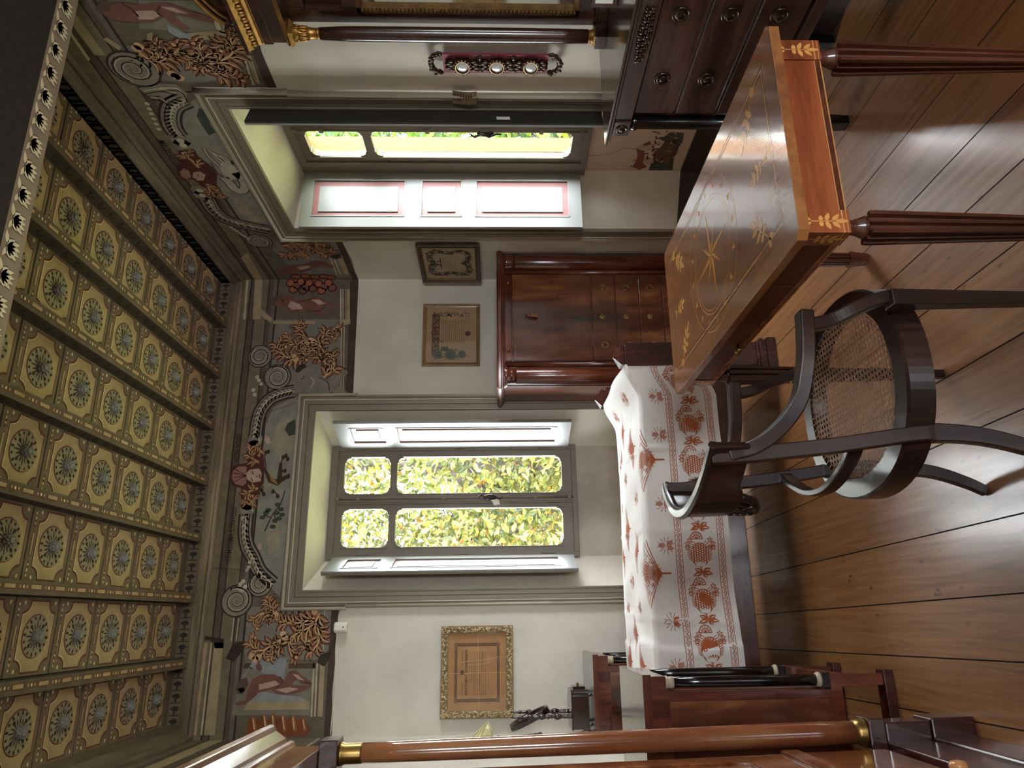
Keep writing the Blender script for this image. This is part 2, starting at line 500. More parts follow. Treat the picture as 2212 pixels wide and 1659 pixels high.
TONE = (1.0, 1.0)
FB=[["P","field",1,[[2.081,3.13],[2.08,2.59],[1.517,2.572],[1.519,2.87],[1.555,3.129],[1.761,3.149]]],["P","field",1,[[0.096,3.107],[0.087,2.873],[0.064,2.476],[-0.232,2.558],[-0.223,3.046]]],["P","sky",1,[[1.499,2.869],[1.419,3.021],[1.221,3.082],[0.838,3.061],[0.562,3.071],[0.325,3.057],[0.237,2.96],[0.149,2.861],[1.451,2.833]]],["P","cloud",2,[[1.351,2.857],[1.302,2.979],[1.155,3.013],[1.026,2.924],[1.154,2.841]]],["P","cloud",2,[[0.651,2.922],[0.561,2.99],[0.412,2.961],[0.47,2.891]]],["P","foli",3,[[1.334,2.865],[1.302,2.91],[1.259,2.928],[1.213,2.893],[1.225,2.847]]],["P","bark",4,[[0.924,2.863],[0.899,2.913],[0.868,2.941],[0.894,3.005],[0.995,3.051],[1.001,3.04],[0.925,2.989],[0.912,2.951],[1.026,2.943],[1.026,2.924],[0.93,2.916],[0.955,2.868]]],["P","barkl",5,[[0.874,2.942],[0.906,2.991],[0.963,3.011],[0.931,2.984],[0.899,2.95]]],["S","bark",5,0.008,[[1.016,2.936],[1.058,2.92],[1.073,2.897]]],["S","bark",5,0.008,[[0.943,2.948],[0.962,2.931],[0.968,2.907]]],["S","bark",5,0.008,[[0.988,3.029],[1.075,3.046],[1.107,3.024]]],["S","bark",5,0.008,[[0.837,2.963],[0.812,2.942],[0.793,2.922]]],["S","bark",5,0.008,[[0.869,3.033],[0.838,3.061],[0.807,3.052]]],["S","bark",5,0.008,[[0.836,2.889],[0.743,2.912],[0.682,2.955],[0.568,2.999]]],["S","bark",5,0.008,[[0.688,2.95],[0.621,2.926]]],["S","bark",5,0.008,[[0.658,2.968],[0.677,3.015]]],["E","bark",6,0.016,0.012,[1.074,2.903]],["E","bark",6,0.016,0.012,[1.064,2.921]],["E","bark",6,0.016,0.012,[1.051,2.889]],["E","bark",6,0.016,0.012,[0.968,2.925]],["E","bark",6,0.016,0.012,[0.971,2.901]],["E","bark",6,0.016,0.012,[1.104,3.024]],["E","bark",6,0.016,0.012,[1.097,3.042]],["E","bark",6,0.016,0.012,[0.813,3.028]],["E","bark",6,0.016,0.012,[0.831,2.969]],["E","bark",6,0.016,0.012,[0.799,2.935]],["E","bark",6,0.016,0.012,[0.838,3.043]],["E","foli",6,0.014,0.02,[0.743,2.93]],["E","foli",6,0.014,0.02,[0.712,2.906]],["E","foli",6,0.014,0.02,[0.688,2.931]],["E","foli",6,0.014,0.02,[0.676,2.894]],["E","foli",6,0.014,0.02,[0.651,2.913]],["E","foli",6,0.014,0.02,[0.636,2.939]],["E","foli",6,0.014,0.02,[0.689,3.001]],["E","foli",6,0.014,0.02,[0.659,3.02]],["E","foli",6,0.014,0.02,[0.707,2.988]],["E","foli",6,0.014,0.02,[0.597,2.948]],["S","dk",7,0.1,[[1.536,2.884],[1.52,2.96],[1.48,3.043],[1.403,3.099],[1.303,3.118],[1.205,3.121]]],["S","dk",7,0.1,[[0.684,3.128],[0.563,3.125],[0.473,3.101],[0.399,3.055],[0.31,3.005],[0.231,2.915]]],["S","stone",8,0.075,[[1.536,2.884],[1.52,2.96],[1.48,3.043],[1.403,3.099],[1.303,3.118],[1.205,3.121]]],["S","stone",8,0.075,[[0.684,3.128],[0.563,3.125],[0.473,3.101],[0.399,3.055],[0.31,3.005],[0.231,2.915]]],["S","stonel",9,0.02,[[1.536,2.884],[1.52,2.96],[1.48,3.043],[1.403,3.099],[1.303,3.118],[1.205,3.121]]],["S","stonel",9,0.02,[[0.684,3.128],[0.563,3.125],[0.473,3.101],[0.399,3.055],[0.31,3.005],[0.231,2.915]]],["E","stone",9,0.045,0.05,[1.189,3.12]],["E","stone",9,0.045,0.05,[1.14,3.124]],["E","stone",9,0.045,0.05,[0.752,3.126]],["E","stone",9,0.045,0.05,[0.715,3.125]],["S","stonel",10,0.01,[[1.205,3.096],[1.14,3.087]]],["S","stonel",10,0.01,[[0.761,3.099],[0.699,3.09]]],["E","stonel",10,0.012,0.012,[1.076,3.127]],["E","stonel",10,0.012,0.012,[0.654,3.149]],["E","stonel",10,0.012,0.012,[0.369,3.076]],["E","stonel",10,0.012,0.012,[0.34,3.079]],["E","stonel",10,0.012,0.012,[0.32,3.089]],["P","flesh",10,[[1.221,3.051],[1.204,3.024],[1.165,3.014],[1.155,3.038],[1.188,3.057]]],["P","flesh",10,[[0.496,3.029],[0.478,3.006],[0.448,3.009],[0.457,3.034]]],["P","maroon",8,[[1.156,3.076],[1.15,3.153],[1.076,3.174],[1.028,3.154],[1.019,3.218],[0.997,3.262],[0.934,3.267],[0.877,3.243],[0.852,3.179],[0.808,3.18],[0.746,3.159],[0.727,3.111],[0.751,3.077],[0.838,3.067],[0.884,3.035],[0.995,3.039],[1.075,3.053]]],["P","shell",9,[[1.002,3.16],[1.003,3.216],[0.972,3.247],[0.927,3.251],[0.886,3.225],[0.87,3.171],[0.886,3.149]]],["S","maroon",10,0.005,[[0.939,3.157],[0.991,3.245]]],["S","maroon",10,0.005,[[0.939,3.157],[0.959,3.242]]],["S","maroon",10,0.005,[[0.939,3.157],[0.927,3.239]]],["S","maroon",10,0.005,[[0.939,3.157],[0.896,3.235]]],["P","flesh",10,[[0.98,3.136],[0.989,3.075],[0.957,3.054],[0.9,3.055],[0.892,3.112],[0.914,3.148],[0.958,3.156]]],["S","maroon",11,0.006,[[0.97,3.12],[0.945,3.108]]],["S","maroon",11,0.006,[[0.926,3.122],[0.901,3.11]]],["S","maroon",11,0.006,[[0.932,3.092],[0.935,3.077]]],["S","maroon",11,0.006,[[0.951,3.069],[0.919,3.063]]],["A",9,0.03,0.012,1,[[1.027,3.079],[1.06,3.129],[1.108,3.149],[1.14,3.121],[1.117,3.081],[1.078,3.084]]],["A",9,0.03,0.012,-1,[[0.854,3.069],[0.832,3.122],[0.783,3.147],[0.746,3.113],[0.77,3.085],[0.801,3.1]]],["V",8,0.085,2.2,1,0.03,[1.796,3.146]],["V",8,0.095,2.0,-1,0.035,[1.639,3.009]],["V",8,0.1,2.2,-1,0.035,[0.131,3.134]],["V",8,0.08,1.8,1,0.032,[0.232,2.997]],["E","stonel",9,0.014,0.014,[1.64,3.15]],["E","stonel",9,0.014,0.014,[1.616,3.135]],["E","stonel",9,0.014,0.014,[1.589,3.117]],["E","stonel",9,0.014,0.014,[1.545,3.167]],["E","stonel",9,0.014,0.014,[1.511,3.154]],["E","stonel",9,0.014,0.014,[0.233,3.121]],["E","stonel",9,0.014,0.014,[0.211,3.131]],["E","stonel",9,0.014,0.014,[0.251,3.105]],["E","stonel",9,0.014,0.014,[0.196,3.112]],["E","stonel",9,0.014,0.014,[0.216,3.09]],["P","stone",8,[[1.691,2.884],[1.725,2.854],[1.707,2.814],[1.655,2.791],[1.594,2.799],[1.57,2.826],[1.587,2.86],[1.639,2.88]]],["P","dk",9,[[1.718,2.88],[1.739,2.839],[1.718,2.808],[1.697,2.836],[1.67,2.866],[1.677,2.889]]],["P","stone",8,[[1.649,2.79],[1.662,2.752],[1.628,2.724],[1.569,2.73],[1.532,2.775],[1.522,2.806],[1.569,2.771],[1.614,2.768]]],["P","stone",8,[[1.638,2.718],[1.613,2.645],[1.531,2.64],[1.517,2.607],[1.511,2.664],[1.532,2.711],[1.586,2.721]]],["P","stone",8,[[1.579,2.643],[1.627,2.604],[1.678,2.565],[1.689,2.527],[1.661,2.522],[1.627,2.556],[1.579,2.585],[1.551,2.609]]],["P","stone",8,[[1.552,2.648],[1.565,2.568],[1.53,2.524],[1.517,2.51],[1.511,2.629]]],["S","dk",9,0.006,[[1.634,2.718],[1.6,2.657],[1.535,2.64]]],["S","stonel",9,0.006,[[1.638,2.776],[1.604,2.755],[1.559,2.771]]],["S","dk",9,0.006,[[1.628,2.847],[1.621,2.83]]],["S","dk",9,0.006,[[1.649,2.829],[1.628,2.821]]],["A",6,0.05,0.02,1,[[1.638,2.686],[1.689,2.631],[1.759,2.623],[1.812,2.659],[1.801,2.704],[1.759,2.727]]],["A",6,0.05,0.02,-1,[[1.689,2.651],[1.812,2.731],[1.848,2.815],[1.802,2.844],[1.767,2.818]]],["A",6,0.05,0.02,1,[[1.795,2.843],[1.778,2.923],[1.813,2.991],[1.866,3.029],[1.894,3.005],[1.866,2.97]]],["A",6,0.045,0.015,1,[[1.829,2.699],[1.918,2.771],[1.919,2.837],[1.883,2.899],[1.919,2.951],[1.973,2.979]]],["A",6,0.045,0.015,-1,[[1.883,2.735],[1.954,2.708],[2.0,2.661],[2.0,2.618],[1.953,2.609],[1.943,2.647]]],["A",6,0.04,0.015,1,[[1.936,2.838],[2.001,2.876],[2.026,2.894],[2.044,2.863]]],["E","acl",9,0.02,0.02,[1.918,2.797]],["E","acl",9,0.02,0.02,[1.901,2.816]],["E","acl",9,0.02,0.02,[1.795,2.909]],["E","acl",9,0.02,0.02,[1.767,2.89]],["P","flesh2",8,[[2.234,3.088],[2.264,3.057],[2.234,3.021],[2.19,3.01],[2.176,3.042],[2.19,3.077]]],["P","hair",9,[[2.246,3.095],[2.271,3.064],[2.249,3.049],[2.22,3.073],[2.183,3.076],[2.19,3.097]]],["P","flesh2",8,[[2.286,3.025],[2.264,2.97],[2.227,2.91],[2.234,2.854],[2.264,2.779],[2.234,2.727],[2.189,2.63],[2.175,2.616],[2.182,2.706],[2.146,2.754],[2.124,2.719],[2.175,2.656],[2.16,2.648],[2.116,2.712],[2.109,2.768],[2.146,2.804],[2.139,2.87],[2.131,2.952],[2.161,2.998],[2.279,3.045]]],["P","flesh",9,[[2.227,2.967],[2.197,2.898],[2.161,2.872],[2.153,2.948],[2.183,2.983]]],["P","flesh",9,[[2.234,2.82],[2.234,2.76],[2.204,2.711],[2.19,2.757]]],["S","maroon",9,0.006,[[2.219,2.91],[2.227,2.86],[2.256,2.789]]],["S","maroon",9,0.006,[[2.146,2.804],[2.146,2.754],[2.179,2.71]]],["E","maroon",8,0.035,0.035,[2.368,2.978]],["E","rust",9,0.024,0.024,[2.368,2.978]],["E","maroon",8,0.035,0.035,[2.346,2.936]],["E","flesh2",9,0.024,0.024,[2.346,2.936]],["E","maroon",8,0.035,0.035,[2.376,2.905]],["E","rust",9,0.024,0.024,[2.376,2.905]],["E","maroon",8,0.035,0.035,[2.331,2.868]],["E","flesh2",9,0.024,0.024,[2.331,2.868]],["E","maroon",8,0.035,0.035,[2.368,2.844]],["E","rust",9,0.024,0.024,[2.368,2.844]],["E","maroon",8,0.035,0.035,[2.323,2.814]],["E","flesh2",9,0.024,0.024,[2.323,2.814]],["E","maroon",8,0.035,0.035,[2.36,2.776]],["E","rust",9,0.024,0.024,[2.36,2.776]],["E","maroon",8,0.035,0.035,[2.338,2.734]],["E","flesh2",9,0.024,0.024,[2.338,2.734]],["E","maroon",8,0.035,0.035,[2.368,2.702]],["E","rust",9,0.024,0.024,[2.368,2.702]],["E","maroon",8,0.035,0.035,[2.33,2.673]],["E","flesh2",9,0.024,0.024,[2.33,2.673]],["E","maroon",8,0.035,0.035,[2.316,2.954]],["E","rust",9,0.024,0.024,[2.316,2.954]],["E","maroon",8,0.035,0.035,[2.308,2.883]],["E","flesh2",9,0.024,0.024,[2.308,2.883]],["E","maroon",8,0.035,0.035,[2.308,2.749]],["E","rust",9,0.024,0.024,[2.308,2.749]],["P","tanl",5,[[2.319,2.615],[2.319,2.605],[2.08,2.59],[2.08,2.6]]],["P","tanl",5,[[2.319,2.598],[2.319,2.591],[2.08,2.577],[2.08,2.583]]],["P","tanl",5,[[2.319,2.578],[2.319,2.574],[2.08,2.56],[2.08,2.563]]],["P","tan",5,[[2.319,2.567],[2.319,2.544],[2.079,2.53],[2.08,2.553]]],["P","tan",4,[[2.08,2.6],[2.079,2.527],[2.043,2.525],[2.029,2.58],[2.043,2.604]]],["S","tan",4,0.012,[[2.043,2.588],[1.517,2.559]]],["S","tanl",4,0.006,[[2.025,2.567],[1.517,2.543]]],["P","umber",3,[[2.39,2.545],[2.39,2.484],[1.51,2.475],[1.51,2.523]]],["P","tan",4,[[2.07,3.08],[2.069,2.782],[2.044,2.78],[2.045,3.077]]],["P","tan",4,[[2.191,3.207],[2.161,3.167],[2.081,3.081],[2.052,3.094],[2.117,3.183]]],["P","tan",5,[[2.395,3.24],[2.395,3.186],[2.081,3.17],[2.081,3.226]]],["P","tanl",5,[[2.391,3.3],[2.391,3.286],[2.081,3.279],[2.081,3.292]]],["P","tan",5,[[-0.117,3.349],[-0.117,3.361],[-0.646,3.374],[-0.646,3.363]]],["P","tan",5,[[-0.118,3.323],[-0.117,3.335],[-0.647,3.34],[-0.647,3.329]]],["P","tan",5,[[-0.118,3.286],[-0.118,3.309],[-0.647,3.324],[-0.648,3.296]]],["P","tanl",5,[[-0.119,3.26],[-0.119,3.269],[-0.648,3.271],[-0.648,3.26]]],["P","tan",5,[[-0.12,3.191],[-0.119,3.246],[-0.648,3.249],[-0.65,3.185]]],["P","dk",5,[[-0.073,3.343],[-0.098,3.191],[-0.153,3.185],[-0.152,3.242],[-0.108,3.253],[-0.101,3.345]]],["P","dk",5,[[-0.132,3.132],[-0.106,3.058],[-0.182,3.073],[-0.236,3.116],[-0.213,3.167]]],["P","dk",6,[[-0.204,2.589],[-0.178,2.515],[-0.232,2.523],[-0.273,2.555],[-0.25,2.597]]],["P","pil",3,[[-0.229,3.045],[-0.25,2.585],[-0.55,2.621],[-0.541,3.097]]],["P","tan",5,[[-0.467,2.999],[-0.469,2.627],[-0.516,2.629],[-0.513,3.028]]],["P","umberd",5,[[-0.242,3.044],[-0.246,2.855],[-0.278,2.864],[-0.275,3.055]]],["P","umberd",5,[[-0.247,2.772],[-0.25,2.603],[-0.282,2.606],[-0.279,2.778]]],["P","drape",6,[[-0.213,2.875],[-0.22,2.789],[-0.349,2.8],[-0.292,2.953],[-0.264,3.013],[-0.318,3.036],[-0.344,3.062],[-0.238,3.001]]],["P","drape",6,[[-0.399,2.983],[-0.428,2.828],[-0.444,2.685],[-0.468,2.644],[-0.467,3.004]]],["P","flesh2",8,[[-0.34,2.991],[-0.314,2.951],[-0.31,2.866],[-0.327,2.819],[-0.349,2.792],[-0.296,2.768],[-0.291,2.725],[-0.33,2.68],[-0.352,2.635],[-0.368,2.623],[-0.372,2.676],[-0.345,2.721],[-0.371,2.747],[-0.383,2.676],[-0.373,2.628],[-0.389,2.627],[-0.415,2.687],[-0.429,2.757],[-0.428,2.828],[-0.401,2.872],[-0.415,2.942],[-0.452,2.98],[-0.482,3.02],[-0.487,3.07],[-0.471,3.088],[-0.456,3.022],[-0.398,3.014]]],["P","hair",9,[[-0.339,3.062],[-0.329,3.024],[-0.366,3.009],[-0.403,3.028],[-0.424,3.065],[-0.397,3.09],[-0.36,3.077]]],["P","flesh2",9,[[-0.392,3.074],[-0.382,3.041],[-0.408,3.027],[-0.424,3.048]]],["P","flesh",9,[[-0.367,2.946],[-0.348,2.849],[-0.37,2.819],[-0.39,2.888],[-0.399,2.943]]],["P","flesh",9,[[-0.401,2.844],[-0.387,2.76],[-0.399,2.703],[-0.421,2.772]]],["P","flesh",9,[[-0.31,2.747],[-0.318,2.709],[-0.351,2.669],[-0.345,2.707]]],["P","flesh2",8,[[-0.26,2.979],[-0.238,2.959],[-0.266,2.936],[-0.293,2.939],[-0.287,2.965]]],["S","maroon",9,0.006,[[-0.327,2.819],[-0.362,2.805],[-0.391,2.842]]],["S","maroon",10,0.006,[[-0.362,2.663],[-0.373,2.622]]],["P","tanl",5,[[-0.25,2.623],[-0.25,2.614],[-0.558,2.606],[-0.558,2.617]]],["P","tanl",5,[[-0.25,2.603],[-0.25,2.594],[-0.558,2.586],[-0.558,2.597]]],["P","tan",5,[[-0.25,2.58],[-0.251,2.551],[-0.559,2.544],[-0.559,2.575]]],["P","rustd",6,[[-0.587,2.995],[-0.543,2.971],[-0.57,2.927],[-0.532,2.903],[-0.569,2.871],[-0.533,2.846],[-0.564,2.816],[-0.539,2.784],[-0.571,2.754],[-0.546,2.719],[-0.577,2.689],[-0.557,2.654],[-0.594,2.64],[-0.628,2.609],[-0.666,2.64],[-0.659,3.002]]],["S","ac",7,0.02,[[-0.551,2.962],[-0.634,2.943]]],["S","acl",8,0.008,[[-0.562,2.964],[-0.621,2.95]]],["S","ac",7,0.02,[[-0.537,2.897],[-0.635,2.876]]],["S","acl",8,0.008,[[-0.547,2.898],[-0.622,2.883]]],["S","ac",7,0.02,[[-0.535,2.846],[-0.636,2.826]]],["S","acl",8,0.008,[[-0.546,2.848],[-0.623,2.833]]],["S","ac",7,0.02,[[-0.542,2.784],[-0.638,2.765]]],["S","acl",8,0.008,[[-0.552,2.786],[-0.625,2.771]]],["S","ac",7,0.02,[[-0.548,2.722],[-0.639,2.703]]],["S","acl",8,0.008,[[-0.558,2.724],[-0.626,2.71]]],["S","ac",7,0.02,[[-0.562,2.659],[-0.64,2.642]]],["S","acl",8,0.008,[[-0.573,2.661],[-0.627,2.648]]],["P","umber",3,[[0.065,2.531],[0.07,2.488],[-0.666,2.481],[-0.666,2.528]]],["S","tanl",4,0.006,[[0.082,2.574],[-0.218,2.565]]],["A",6,0.05,0.02,1,[[0.046,2.606],[-0.01,2.631],[-0.051,2.687],[-0.078,2.743],[-0.118,2.783],[-0.201,2.761],[-0.215,2.732]]],["A",6,0.05,0.02,-1,[[0.018,2.634],[-0.008,2.719],[-0.007,2.806],[0.008,2.866],[0.037,2.897]]],["A",6,0.045,0.015,1,[[-0.024,2.616],[-0.108,2.595],[-0.176,2.634],[-0.148,2.679],[-0.12,2.658]]],["A",6,0.045,0.015,-1,[[-0.105,2.769],[-0.145,2.838],[-0.185,2.878],[-0.226,2.903]]],["A",6,0.045,0.015,1,[[-0.104,2.827],[-0.131,2.882],[-0.171,2.936],[-0.156,2.995],[-0.114,3.028],[-0.096,2.995]]],["A",6,0.04,0.015,1,[[0.036,2.868],[0.051,2.913],[0.044,2.985],[-0.004,3.016],[-0.04,2.989]]],["A",6,0.04,0.012,1,[[0.036,2.88],[0.093,2.917],[0.151,2.943]]],["E","acl",9,0.02,0.02,[-0.076,2.824]],["E","acl",9,0.02,0.02,[-0.099,2.81]],["E","acl",9,0.02,0.02,[0.042,2.88]],["E","acl",9,0.02,0.02,[0.055,2.636]],["E","acl",9,0.02,0.02,[-0.205,3.005]],["E","acl",9,0.02,0.02,[-0.222,2.983]],["E","acl",9,0.02,0.02,[-0.211,2.961]],["S","stonel",4,0.006,[[0.026,3.141],[-0.112,3.143]]],["S","stonel",4,0.006,[[0.026,3.111],[-0.113,3.114]]],["T","FIRMISSIMA CONVELLI",0.055,[0.38,3.199],[0.821,3.194],6],["T","NON POSSE",0.055,[1.032,3.213],[1.255,3.211],6],["S","dk",10,0.003,[[0.347,3.325],[0.334,3.279],[0.33,3.19],[0.311,3.055]]],["S","dk",10,0.003,[[1.301,3.319],[1.337,3.203],[1.376,3.065],[1.451,2.865]]]]
